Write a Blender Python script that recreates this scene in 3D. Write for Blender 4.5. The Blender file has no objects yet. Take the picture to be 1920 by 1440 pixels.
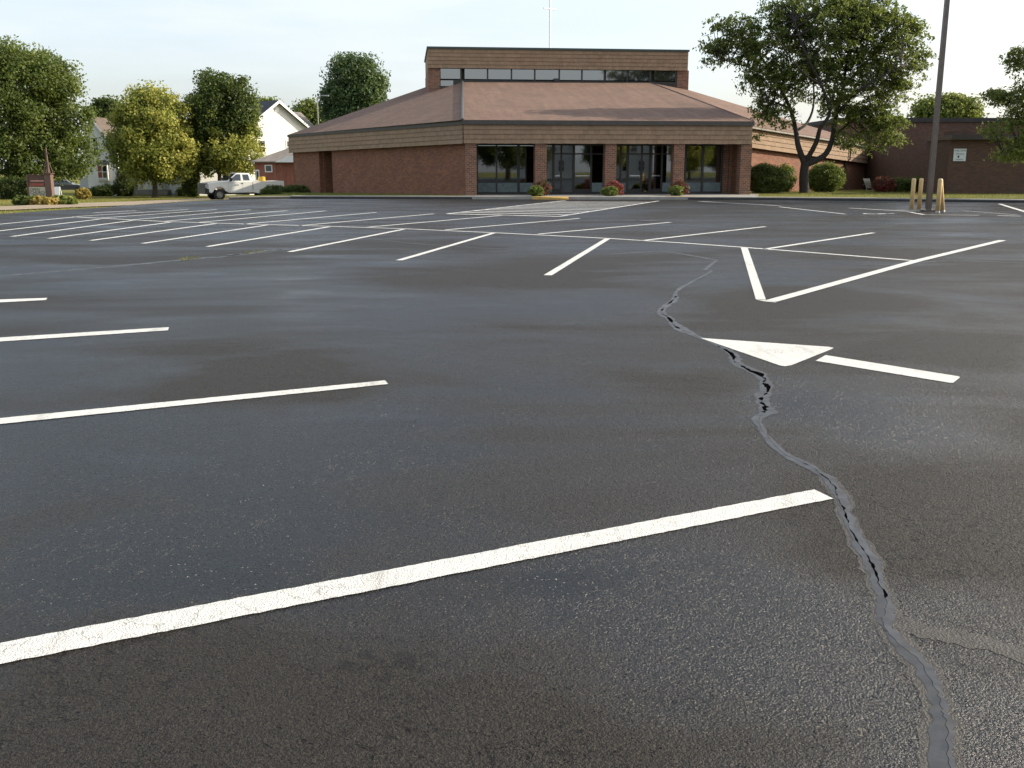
import bpy, math, random
import numpy as np
from mathutils import Vector, Matrix
R = math.radians
random.seed(7)
rng = np.random.default_rng(7)
sc = bpy.context.scene
col = sc.collection

# ------------------------------------------------------------------ camera
F = 1830.0; H0 = 316.0; CAMH = 1.55
PITCH = math.atan((720 - H0) / F)
cam = bpy.data.objects.new('camera', bpy.data.cameras.new('camera'))
col.objects.link(cam); sc.camera = cam
cam.location = (0, 0, CAMH)
cam.rotation_euler = (math.pi / 2 - PITCH, 0, 0)
cam.data.sensor_fit = 'HORIZONTAL'; cam.data.sensor_width = 36
cam.data.lens = 36 * F / 1920
cam.data.clip_start = 0.05; cam.data.clip_end = 3000

# ------------------------------------------------------------------ light
SUN_AZ, SUN_EL = 79.0, 26.0        # azimuth from +Y towards +X
wd = bpy.data.worlds.new('World'); sc.world = wd; wd.use_nodes = True
nt = wd.node_tree; nt.nodes.clear()
sky = nt.nodes.new('ShaderNodeTexSky'); sky.sky_type = 'NISHITA'; sky.sun_disc = False
sky.sun_elevation = R(SUN_EL); sky.sun_rotation = R(SUN_AZ)
sky.air_density = 1.0; sky.dust_density = 4.0; sky.ozone_density = 1.0; sky.altitude = 200
bg = nt.nodes.new('ShaderNodeBackground'); bg.inputs[1].default_value = 0.15
wo = nt.nodes.new('ShaderNodeOutputWorld')
# thin high cloud veil, everywhere in the sky alike
tc = nt.nodes.new('ShaderNodeTexCoord'); mp = nt.nodes.new('ShaderNodeMapping')
mp.inputs['Scale'].default_value = (1.2, 1.2, 7.0)
nz = nt.nodes.new('ShaderNodeTexNoise'); nz.inputs['Scale'].default_value = 2.6
nz.inputs['Detail'].default_value = 5; nz.inputs['Roughness'].default_value = .55
rp = nt.nodes.new('ShaderNodeMapRange')
rp.inputs[1].default_value = .40; rp.inputs[2].default_value = .80
rp.inputs[3].default_value = .42; rp.inputs[4].default_value = .92
mx = nt.nodes.new('ShaderNodeMix'); mx.data_type = 'RGBA'
mx.inputs[7].default_value = (3.45, 3.65, 3.85, 1)
L = nt.links.new
L(tc.outputs['Generated'], mp.inputs[0]); L(mp.outputs[0], nz.inputs['Vector'])
L(nz.outputs[0], rp.inputs[0]); L(rp.outputs[0], mx.inputs[0])
L(sky.outputs[0], mx.inputs[6]); L(mx.outputs[2], bg.inputs[0]); L(bg.outputs[0], wo.inputs[0])

sl = bpy.data.lights.new('sun', 'SUN'); sl.energy = 3.4; sl.angle = R(0.55); sl.color = (1, .90, .74)
so = bpy.data.objects.new('sun', sl); col.objects.link(so); so.location = (60, 20, 60)
sdir = Vector((math.sin(R(SUN_AZ)) * math.cos(R(SUN_EL)), math.cos(R(SUN_AZ)) * math.cos(R(SUN_EL)), math.sin(R(SUN_EL))))
so.rotation_euler = sdir.to_track_quat('Z', 'Y').to_euler()
sc.view_settings.view_transform = 'Standard'; sc.view_settings.look = 'None'
sc.view_settings.gamma = 1; sc.view_settings.use_curve_mapping = False
sc.view_settings.exposure = 0.95

# ------------------------------------------------------------------ pixel helpers
FW = Vector((0, math.cos(PITCH), -math.sin(PITCH))); UP = Vector((0, math.sin(PITCH), math.cos(PITCH)))
def ray(px, py): return FW + Vector(((px - 960) / F, 0, 0)) + UP * ((720 - py) / F)
def P(px, py, Y):
    d = ray(px, py); return Vector((0, 0, CAMH)) + d * (Y / d.y)
def G(px, py, z=0.0):
    d = ray(px, py); t = (z - CAMH) / d.z; return Vector((0, 0, CAMH)) + d * t
def sst(a, b, x):
    t = min(1, max(0, (x - a) / (b - a))); return t * t * (3 - 2 * t)
def gz(x, y):
    s = sst(10, 20, -x); return -s * min(1.1, 0.025 * max(0.0, y - 45)) - .03
def GT(px, py):
    d = ray(px, py); t = 5.0
    while t < 300:
        p = Vector((0, 0, CAMH)) + d * t
        if p.z < gz(p.x, p.y): break
        t += .1
    return Vector((p.x, p.y, gz(p.x, p.y)))
def BASE(px, Y):          # a point on the terrain in the column px at distance Y
    p = P(px, 360, Y); return Vector((p.x, p.y, gz(p.x, p.y)))

# ------------------------------------------------------------------ materials
STAIN = G(740, 1235)
MATS = {}
def newmat(name):
    m = bpy.data.materials.new(name); m.use_nodes = True; n = m.node_tree.nodes
    n.clear(); o = n.new('ShaderNodeOutputMaterial'); b = n.new('ShaderNodeBsdfPrincipled')
    m.node_tree.links.new(b.outputs[0], o.inputs[0]); MATS[name] = m
    return m, m.node_tree, b, o
class NT:
    def __init__(s, t): s.t = t
    def n(s, typ, **kw):
        x = s.t.nodes.new('ShaderNode' + typ)
        for k, v in kw.items(): setattr(x, k, v)
        return x
    def l(s, a, b): s.t.links.new(a, b)
    def coord(s, kind='Object', scale=(1, 1, 1)):
        c = s.n('TexCoord'); m = s.n('Mapping'); m.inputs['Scale'].default_value = scale
        s.l(c.outputs[kind], m.inputs[0]); return m.outputs[0]
    def noise(s, vec, scale, detail=4, rough=.55, dist=0):
        x = s.n('TexNoise'); x.inputs['Scale'].default_value = scale; x.inputs['Detail'].default_value = detail
        x.inputs['Roughness'].default_value = rough; x.inputs['Distortion'].default_value = dist
        s.l(vec, x.inputs['Vector']); return x.outputs[0]
    def voro(s, vec, scale, feat='F1', out='Distance', rnd=1):
        x = s.n('TexVoronoi'); x.feature = feat; x.inputs['Scale'].default_value = scale
        x.inputs['Randomness'].default_value = rnd; s.l(vec, x.inputs['Vector']); return x.outputs[out]
    def rng(s, v, a, b, c, d, clamp=True):
        x = s.n('MapRange'); x.clamp = clamp; s.l(v, x.inputs[0])
        for i, q in enumerate((a, b, c, d)): x.inputs[i + 1].default_value = q
        return x.outputs[0]
    def math(s, op, a, b=None):
        x = s.n('Math'); x.operation = op
        for i, q in enumerate((a, b)):
            if q is None: continue
            if isinstance(q, (int, float)): x.inputs[i].default_value = q
            else: s.l(q, x.inputs[i])
        return x.outputs[0]
    def mix(s, f, a, b, mode='MIX'):
        x = s.n('Mix'); x.data_type = 'RGBA'; x.blend_type = mode
        for i, q in ((0, f), (6, a), (7, b)):
            if isinstance(q, (int, float)): x.inputs[i].default_value = q
            elif isinstance(q, tuple): x.inputs[i].default_value = (q + (1,))[:4]
            else: s.l(q, x.inputs[i])
        return x.outputs[2]
    def ramp(s, v, stops):
        x = s.n('ValToRGB'); e = x.color_ramp.elements
        while len(e) < len(stops): e.new(.5)
        for k, (p, c) in enumerate(stops): e[k].position = p; e[k].color = (c + (1,))[:4]
        s.l(v, x.inputs[0]); return x.outputs[0]
    def bump(s, h, strength, dist, normal=None):
        x = s.n('Bump'); x.inputs['Strength'].default_value = strength; x.inputs['Distance'].default_value = dist
        s.l(h, x.inputs['Height'])
        if normal is not None: s.l(normal, x.inputs['Normal'])
        return x.outputs[0]

def simple(name, c, rough=.6, var=.15, scale=6, metal=0, bumps=.0, spec=.5, usevar=0.0):
    m, t, b, o = newmat(name); q = NT(t)
    v = q.coord('Object'); n = q.noise(v, scale, 5)
    dk = tuple(x * (1 - var) for x in c); lt = tuple(min(1, x * (1 + var)) for x in c)
    cc = q.mix(q.rng(n, .3, .7, 0, 1), dk, lt)
    if usevar:
        a = q.n('Attribute'); a.attribute_name = 'var'
        k = q.rng(a.outputs['Fac'], 0, 1, 1 - usevar, 1 + usevar)
        hs = q.n('HueSaturation'); q.l(k, hs.inputs['Value']); q.l(cc, hs.inputs['Color']); cc = hs.outputs[0]
    q.l(cc, b.inputs['Base Color'])
    b.inputs['Roughness'].default_value = rough; b.inputs['Metallic'].default_value = metal
    b.inputs['Specular IOR Level'].default_value = spec
    if bumps: q.l(q.bump(q.noise(v, scale * 8, 4), bumps, .01), b.inputs['Normal'])
    return m

# asphalt: fresh sealcoat, some of it still a smooth damp film, some dry and dusty
def asphalt_height(q, v):
    ag = q.voro(v, 120); ag2 = q.voro(v, 260); fine = q.noise(v, 240, 3, .7); med = q.noise(v, 60, 3, .65)
    big = q.rng(q.noise(v, 26, 4, .7), .5, .72, 0, 1)
    h = q.math('ADD', q.math('MULTIPLY', ag, -.7), q.math('MULTIPLY', ag2, -.45))
    h = q.math('ADD', h, q.math('MULTIPLY', fine, .45)); h = q.math('ADD', h, q.math('MULTIPLY', med, .5)); h = q.math('ADD', h, q.math('MULTIPLY', big, -.55))
    vv = q.n('VectorMath'); vv.operation = 'ADD'
    nn = q.n('TexNoise'); nn.inputs['Scale'].default_value = 11; nn.inputs['Detail'].default_value = 5; q.l(v, nn.inputs['Vector'])
    sc_ = q.n('VectorMath'); sc_.operation = 'SCALE'; sc_.inputs['Scale'].default_value = .26
    q.l(nn.outputs['Color'], sc_.inputs[0]); q.l(v, vv.inputs[0]); q.l(sc_.outputs[0], vv.inputs[1])
    cr = q.voro(vv.outputs[0], 7, 'DISTANCE_TO_EDGE')
    crm = q.math('MULTIPLY', q.rng(q.noise(v, .8, 3), .43, .56, 0, 1), q.rng(q.noise(v, 12, 3), .42, .55, 0, 1))
    ck = q.math('MULTIPLY', q.rng(cr, 0, .03, 1, 0), crm)
    return h, ck
m, t, b, o = newmat('asphalt'); q = NT(t); v = q.coord('Object')
h, ck = asphalt_height(q, v)
vs = q.coord('Object', (.55, 1.0, 1)); w1 = q.noise(vs, .42, 5, .55, .6); w2 = q.noise(q.coord('Object', (.3, .7, 1)), .55, 4, .55, .8)
wv = q.math('ADD', q.math('MULTIPLY', w1, .6), q.math('MULTIPLY', w2, .4))
dn = q.n('TexNoise'); dn.inputs['Scale'].default_value = 1.1; dn.inputs['Detail'].default_value = 4; q.l(v, dn.inputs['Vector'])
ds = q.n('VectorMath'); ds.operation = 'MULTIPLY_ADD'; q.l(dn.outputs['Color'], ds.inputs[0]); ds.inputs[1].default_value = (1.1, 1.1, 0); q.l(v, ds.inputs[2])
for px_, py_, r_, am in ((430, 1330, .75, -.13), (950, 1330, .7, -.11), (1760, 980, .75, -.12), (480, 715, .8, -.12), (230, 950, .45, -.10), (1260, 720, .7, -.10), (1480, 560, 1.5, -.10), (1080, 485, 2.4, -.10), (1780, 660, .7, -.10),
                          (300, 1010, .7, .12), (120, 840, .9, .12), (1350, 1150, .6, .12), (640, 800, .9, .10), (1700, 800, .6, .10), (850, 560, 2.0, .10), (1850, 1330, .4, .12), (1500, 760, .6, .08)):
    g_ = G(px_, py_); vd = q.n('VectorMath'); vd.operation = 'DISTANCE'; q.l(ds.outputs[0], vd.inputs[0]); vd.inputs[1].default_value = (g_.x + .55, g_.y + .55, 0)
    wv = q.math('ADD', wv, q.rng(vd.outputs['Value'], r_ * .4, r_ * 1.25, am, 0))
wet = q.rng(wv, .43, .572, 0, 1)
film = q.math('MULTIPLY', wet, q.rng(q.noise(vs, 1.1, 3), .5, .66, 0, 1))      # smoothest pools of sealer
sp = q.noise(v, 90, 3, .75); sp2 = q.noise(v, 24, 4, .7)
dry = q.mix(q.rng(sp, .36, .64, 0, 1), (.008, .0068, .0054), (.046, .039, .030))
dry = q.mix(q.rng(sp2, .45, .7, 0, .6), dry, (.012, .0105, .009))
dmp = q.mix(q.rng(sp, .36, .64, 0, 1), (.0019, .0024, .0033), (.0080, .0094, .0122))
c = q.mix(wet, dry, dmp); c = q.mix(q.math('MULTIPLY', ck, .8), c, (.002, .002, .002))
pv_ = q.n('TexVoronoi'); pv_.voronoi_dimensions = '2D'; pv_.inputs['Scale'].default_value = 6.5
pn_ = q.n('TexNoise'); pn_.inputs['Scale'].default_value = 70; q.l(v, pn_.inputs['Vector']); pa_ = q.n('VectorMath'); pa_.operation = 'MULTIPLY_ADD'; q.l(pn_.outputs['Color'], pa_.inputs[0]); pa_.inputs[1].default_value = (.016, .016, 0); q.l(v, pa_.inputs[2]); q.l(pa_.outputs[0], pv_.inputs['Vector'])
pit = q.math('MULTIPLY', q.rng(pv_.outputs['Distance'], .03, .06, 1, 0), q.rng(q.noise(v, 1.6, 3), .44, .52, 0, 1))
st = q.n('VectorMath'); st.operation = 'DISTANCE'; q.l(v, st.inputs[0]); st.inputs[1].default_value = STAIN
stm = q.math('MULTIPLY', q.rng(st.outputs['Value'], .1, .42, 1, 0), q.rng(q.noise(v, 16, 5, .7, .6), .50, .58, 0, 1))
dark = q.math('MAXIMUM', q.math('MULTIPLY', pit, .9), q.math('MULTIPLY', stm, .75)); c = q.mix(dark, c, (.002, .002, .002))
q.l(c, b.inputs['Base Color'])
q.l(q.math('SUBTRACT', q.rng(wet, 0, 1, .50, .36), q.math('MULTIPLY', film, .08)), b.inputs['Roughness'])
q.l(q.rng(wet, 0, 1, .19, .47), b.inputs['Specular IOR Level'])
hh = q.math('SUBTRACT', h, q.math('ADD', q.math('MULTIPLY', ck, 1.2), q.math('MULTIPLY', pit, .8)))
bn = q.n('Bump'); q.l(q.math('SUBTRACT', q.rng(wet, 0, 1, 1.0, .75), q.math('MULTIPLY', film, .35)), bn.inputs['Strength']); bn.inputs['Distance'].default_value = .0085
q.l(hh, bn.inputs['Height'])
# broken stone faces: every grain its own tilt, a few steep ones that catch the sun
def facets(q, v, scale, base, steep, nrm):
    vo = q.n('TexVoronoi'); vo.inputs['Scale'].default_value = scale; q.l(v, vo.inputs['Vector'])
    sx_ = q.n('SeparateColor'); q.l(vo.outputs['Color'], sx_.inputs[0])
    k = q.rng(sx_.outputs[2], .87, .96, base, steep)
    cx_ = q.n('CombineXYZ'); q.l(q.math('MULTIPLY', q.math('SUBTRACT', sx_.outputs[0], .5), k), cx_.inputs[0]); q.l(q.math('MULTIPLY', q.math('SUBTRACT', sx_.outputs[1], .5), k), cx_.inputs[1])
    ad = q.n('VectorMath'); ad.operation = 'ADD'; q.l(nrm, ad.inputs[0]); q.l(cx_.outputs[0], ad.inputs[1])
    no = q.n('VectorMath'); no.operation = 'NORMALIZE'; q.l(ad.outputs[0], no.inputs[0]); return no.outputs[0]
q.l(facets(q, v, 180, .26, 2.3, bn.outputs[0]), b.inputs['Normal'])

m, t, b, o = newmat('line_paint'); q = NT(t); v = q.coord('Object')
h, ck = asphalt_height(q, v); wn = q.noise(v, 30, 4, .7)
c = q.mix(q.rng(wn, .3, .7, 0, 1), (.60, .59, .54), (.72, .71, .67)); c = q.mix(q.math('MULTIPLY', ck, .55), c, (.2, .19, .17))
pin = q.rng(q.noise(v, 130, 3, .7), .60, .70, 0, .55); c = q.mix(pin, c, (.12, .12, .115)); wr = q.math('MULTIPLY', q.rng(q.noise(v, 2.2, 5, .7), .52, .68, 0, 1), q.rng(q.noise(v, 70, 3, .7), .45, .6, 0, .5)); c = q.mix(wr, c, (.16, .155, .145))
sf = q.math('MULTIPLY', q.rng(q.noise(q.coord('Object', (3.5, .35, 1)), 1.3, 4, .65, .5), .56, .72, 0, 1), .4); c = q.mix(sf, c, (.2, .195, .185))
q.l(c, b.inputs['Base Color']); b.inputs['Roughness'].default_value = .55
q.l(q.bump(q.math('SUBTRACT', h, ck), .8, .006), b.inputs['Normal'])

m, t, b, o = newmat('line_paint_faded'); q = NT(t); v = q.coord('Object')
wn = q.noise(v, 14, 5, .7)
c = q.mix(q.rng(wn, .45, .6, 0, 1), (.14, .14, .14), (.6, .6, .57)); q.l(c, b.inputs['Base Color']); b.inputs['Roughness'].default_value = .6

m, t, b, o = newmat('crack_sealant'); q = NT(t); v = q.coord('Object')
n1 = q.noise(v, 18, 4); c = q.mix(q.rng(n1, .35, .65, 0, 1), (.022, .022, .0235), (.045, .044, .043)); q.l(c, b.inputs['Base Color'])
q.l(q.rng(q.noise(v, 7, 3), .35, .65, .30, .5), b.inputs['Roughness'])
q.l(q.bump(q.noise(v, 60, 3), .12, .004), b.inputs['Normal'])
simple('crack_smear', (.034, .030, .024), .55, .5, 14, bumps=.9)
simple('crack_dark', (.003, .003, .003), 1.0, .3, 40, spec=0)

def brick(name, c1, c2, mortar, bw=.21, bh=.072, dirt=.25):
    m, t, b, o = newmat(name); q = NT(t); v = q.coord('UV')
    x = q.n('TexBrick'); x.inputs['Scale'].default_value = 1.0
    x.inputs['Brick Width'].default_value = bw; x.inputs['Row Height'].default_value = bh
    x.inputs['Mortar Size'].default_value = .007; x.inputs['Mortar Smooth'].default_value = .2; x.inputs['Bias'].default_value = 0
    x.inputs['Color1'].default_value = c1 + (1,); x.inputs['Color2'].default_value = c2 + (1,); x.inputs['Mortar'].default_value = mortar + (1,)
    q.l(v, x.inputs['Vector'])
    n1 = q.noise(v, .8, 4); n2 = q.noise(v, 9, 3)
    c = q.mix(q.rng(n1, .3, .7, 0, dirt), x.outputs[0], tuple(k * .45 for k in c1)); c = q.mix(q.rng(n2, .4, .7, 0, .35), c, tuple(k * 1.3 for k in c2))
    q.l(c, b.inputs['Base Color']); b.inputs['Roughness'].default_value = .85
    q.l(q.bump(q.math('MULTIPLY', x.outputs['Fac'], -1), .6, .01), b.inputs['Normal']); return m
brick('brick_red', (.33, .125, .06), (.14, .062, .038), (.17, .13, .095), .25, .085, .5)
brick('brick_pillar', (.27, .112, .062), (.11, .055, .036), (.42, .35, .27), .24, .10, .2)
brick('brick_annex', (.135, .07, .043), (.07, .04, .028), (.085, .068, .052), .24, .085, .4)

def roofmat(name, c1, c2, rows=.14):
    m, t, b, o = newmat(name); q = NT(t); v = q.coord('UV')
    x = q.n('TexBrick'); x.inputs['Brick Width'].default_value = .33; x.inputs['Row Height'].default_value = rows
    x.inputs['Scale'].default_value = 1; x.inputs['Mortar Size'].default_value = .006
    x.inputs['Color1'].default_value = c1 + (1,); x.inputs['Color2'].default_value = c2 + (1,); x.inputs['Mortar'].default_value = tuple(k * .5 for k in c2) + (1,)
    q.l(v, x.inputs['Vector']); n1 = q.noise(v, .35, 5, .6)
    c = q.mix(q.rng(n1, .35, .7, 0, .45), x.outputs[0], tuple(k * .62 for k in c2)); mp_ = q.coord('UV', (1.6, .12, 1)); c = q.mix(q.rng(q.noise(mp_, 1.5, 5, .65), .45, .75, 0, .45), c, tuple(k * 1.35 for k in c1)); c = q.mix(q.rng(q.noise(q.coord('UV', (.1, 2.2, 1)), 1.2, 4, .6), .5, .75, 0, .5), c, tuple(k * .6 for k in c2)); q.l(c, b.inputs['Base Color'])
    b.inputs['Roughness'].default_value = .9
    q.l(q.bump(q.noise(v, 60, 2), .5, .01), b.inputs['Normal']); return m
roofmat('roof_brown', (.20, .115, .076), (.125, .074, .052))
roofmat('roof_dark', (.055, .055, .065), (.04, .04, .048))
roofmat('roof_grey', (.25, .22, .19), (.2, .18, .16))
roofmat('roof_rust', (.135, .10, .078), (.10, .075, .06))

def siding(name, c, row=.115):
    m, t, b, o = newmat(name); q = NT(t)
    u = q.n('TexCoord'); s = q.n('SeparateXYZ'); q.l(u.outputs['UV'], s.inputs[0])
    f = q.math('FRACT', q.math('DIVIDE', s.outputs[1], row))
    gap = q.rng(f, 0, .1, 1, 0); v = q.coord('UV')
    cc = q.mix(q.rng(q.noise(v, 3, 4), .3, .7, 0, 1), tuple(k * .92 for k in c), c)
    cc = q.mix(q.math('MULTIPLY', gap, .3), cc, tuple(k * .6 for k in c)); q.l(cc, b.inputs['Base Color'])
    b.inputs['Roughness'].default_value = .6; q.l(q.bump(f, .5, .012), b.inputs['Normal']); return m
siding('siding_white', (.78, .78, .75)); siding('siding_grey', (.5, .51, .5))
simple('trim_white', (.8, .8, .78), .5, .05)
simple('wood_red', (.27, .10, .065), .7, .2, 3, usevar=.12)
simple('shingle_tan', (.265, .178, .112), .85, .08, 3, usevar=.10)
simple('fascia_cap', (.06, .052, .045), .5, .2)
simple('cap_green', (.035, .06, .055), .4, .1)
simple('frame_dark', (.035, .03, .026), .45, .2)
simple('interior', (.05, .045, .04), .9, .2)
simple('concrete', (.27, .255, .225), .85, .15, 2.2, bumps=.4)
simple('concrete_tan', (.27, .21, .14), .9, .15, .7, bumps=.3)
simple('kerb_yellow', (.50, .31, .08), .7, .2, 5)
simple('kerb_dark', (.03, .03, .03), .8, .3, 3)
simple('metal_grey', (.45, .45, .45), .35, .05, metal=.8)
simple('metal_white', (.72, .73, .75), .45, .05)
simple('pole_bronze', (.14, .115, .095), .42, .1, metal=.3)
simple('bollard_yellow', (.62, .43, .20), .55, .12, 6, usevar=0)
simple('sign_brown', (.09, .045, .035), .6, .15, 8)
simple('sign_wood', (.13, .08, .06), .7, .2, 8)
simple('sign_red', (.30, .07, .05), .5, .1)
simple('board_cream', (.50, .46, .34), .5, .06)
simple('letter_dark', (.05, .045, .035), .6, .1)
simple('letter_rust', (.45, .25, .18), .6, .1)
simple('sign_white', (.62, .66, .66), .5, .05)
simple('rubber', (.02, .02, .02), .8, .2)
simple('plastic_black', (.025, .026, .03), .4, .2)
simple('chrome', (.6, .6, .62), .25, .05, metal=.9)
simple('barrel_yellow', (.62, .40, .05), .45, .1)
simple('plastic_grey', (.35, .36, .38), .5, .1)
simple('terracotta', (.30, .14, .09), .8, .2)
simple('bark', (.085, .065, .05), .9, .35, 7, bumps=.8)
simple('bark_locust', (.03, .025, .021), .9, .35, 7, bumps=.8)
simple('interior_blind', (.16, .2, .2), .8, .2)
m, t, b, o = newmat('car_white'); b.inputs['Base Color'].default_value = (.78, .77, .72, 1); b.inputs['Roughness'].default_value = .3
b.inputs['Coat Weight'].default_value = .6; b.inputs['Coat Roughness'].default_value = .06
m, t, b, o = newmat('car_dark'); b.inputs['Base Color'].default_value = (.05, .05, .06, 1); b.inputs['Roughness'].default_value = .3; b.inputs['Coat Weight'].default_value = .6
m, t, b, o = newmat('glass_dark'); b.inputs['Base Color'].default_value = (.012, .016, .018, 1); b.inputs['Roughness'].default_value = .04; b.inputs['IOR'].default_value = 1.9
m, t, b, o = newmat('glass_tower'); b.inputs['Base Color'].default_value = (.02, .023, .026, 1); b.inputs['Roughness'].default_value = .05; b.inputs['IOR'].default_value = 3.0
m, t, b, o = newmat('glass_entry'); q = NT(t)
tr = q.n('BsdfTransparent'); tr.inputs[0].default_value = (.55, .6, .6, 1); gl = q.n('BsdfGlossy'); gl.inputs['Roughness'].default_value = .02
fr = q.n('Fresnel'); fr.inputs[0].default_value = 2.5; ms = q.n('MixShader')
q.l(fr.outputs[0], ms.inputs[0]); q.l(tr.outputs[0], ms.inputs[1]); q.l(gl.outputs[0], ms.inputs[2]); q.l(ms.outputs[0], o.inputs[0])

def leafmat(name, stops, trans=.35):
    m, t, b, o = newmat(name); q = NT(t)
    a = q.n('Attribute'); a.attribute_name = 'var'
    c = q.ramp(a.outputs['Fac'], stops); q.l(c, b.inputs['Base Color']); b.inputs['Roughness'].default_value = .55
    b.inputs['Specular IOR Level'].default_value = .35
    tl = q.n('BsdfTranslucent'); tcx = q.mix(.4, c, (.26, .32, .05)); q.l(tcx, tl.inputs[0])
    ms = q.n('MixShader'); ms.inputs[0].default_value = trans
    q.l(b.outputs[0], ms.inputs[1]); q.l(tl.outputs[0], ms.inputs[2]); q.l(ms.outputs[0], o.inputs[0]); return m
leafmat('leaf_green', [(0, (.02, .038, .010)), (.45, (.11, .15, .035)), (.8, (.23, .26, .055)), (1, (.30, .27, .045))], .45)
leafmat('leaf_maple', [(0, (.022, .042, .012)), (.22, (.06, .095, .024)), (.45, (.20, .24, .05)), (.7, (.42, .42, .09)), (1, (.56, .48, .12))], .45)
leafmat('leaf_deep', [(0, (.02, .045, .022)), (.5, (.06, .11, .042)), (1, (.12, .17, .06))])
leafmat('leaf_locust', [(0, (.022, .042, .014)), (.5, (.15, .19, .048)), (1, (.31, .32, .07))], .5)
leafmat('leaf_hosta', [(0, (.06, .10, .02)), (.6, (.16, .20, .04)), (1, (.40, .36, .10))])
leafmat('leaf_tan', [(0, (.16, .12, .03)), (.6, (.36, .26, .06)), (1, (.5, .38, .12))])
leafmat('petal_red', [(0, (.02, .035, .012)), (.35, (.05, .05, .02)), (.5, (.20, .02, .03)), (1, (.35, .05, .04))], .2)
leafmat('grass_blade', [(0, (.09, .12, .028)), (.6, (.21, .20, .045)), (1, (.36, .29, .08))], .3)
m, t, b, o = newmat('grass'); q = NT(t); v = q.coord('Object')
c = q.mix(q.rng(q.noise(v, .35, 5, .6), .3, .7, 0, 1), (.12, .14, .03), (.27, .23, .06))
c = q.mix(q.rng(q.noise(v, 14, 4, .7), .35, .65, 0, .6), c, (.05, .065, .018)); q.l(c, b.inputs['Base Color'])
b.inputs['Roughness'].default_value = .95; b.inputs['Specular IOR Level'].default_value = .1
q.l(q.bump(q.noise(v, 30, 4, .7), .8, .05), b.inputs['Normal'])

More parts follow.
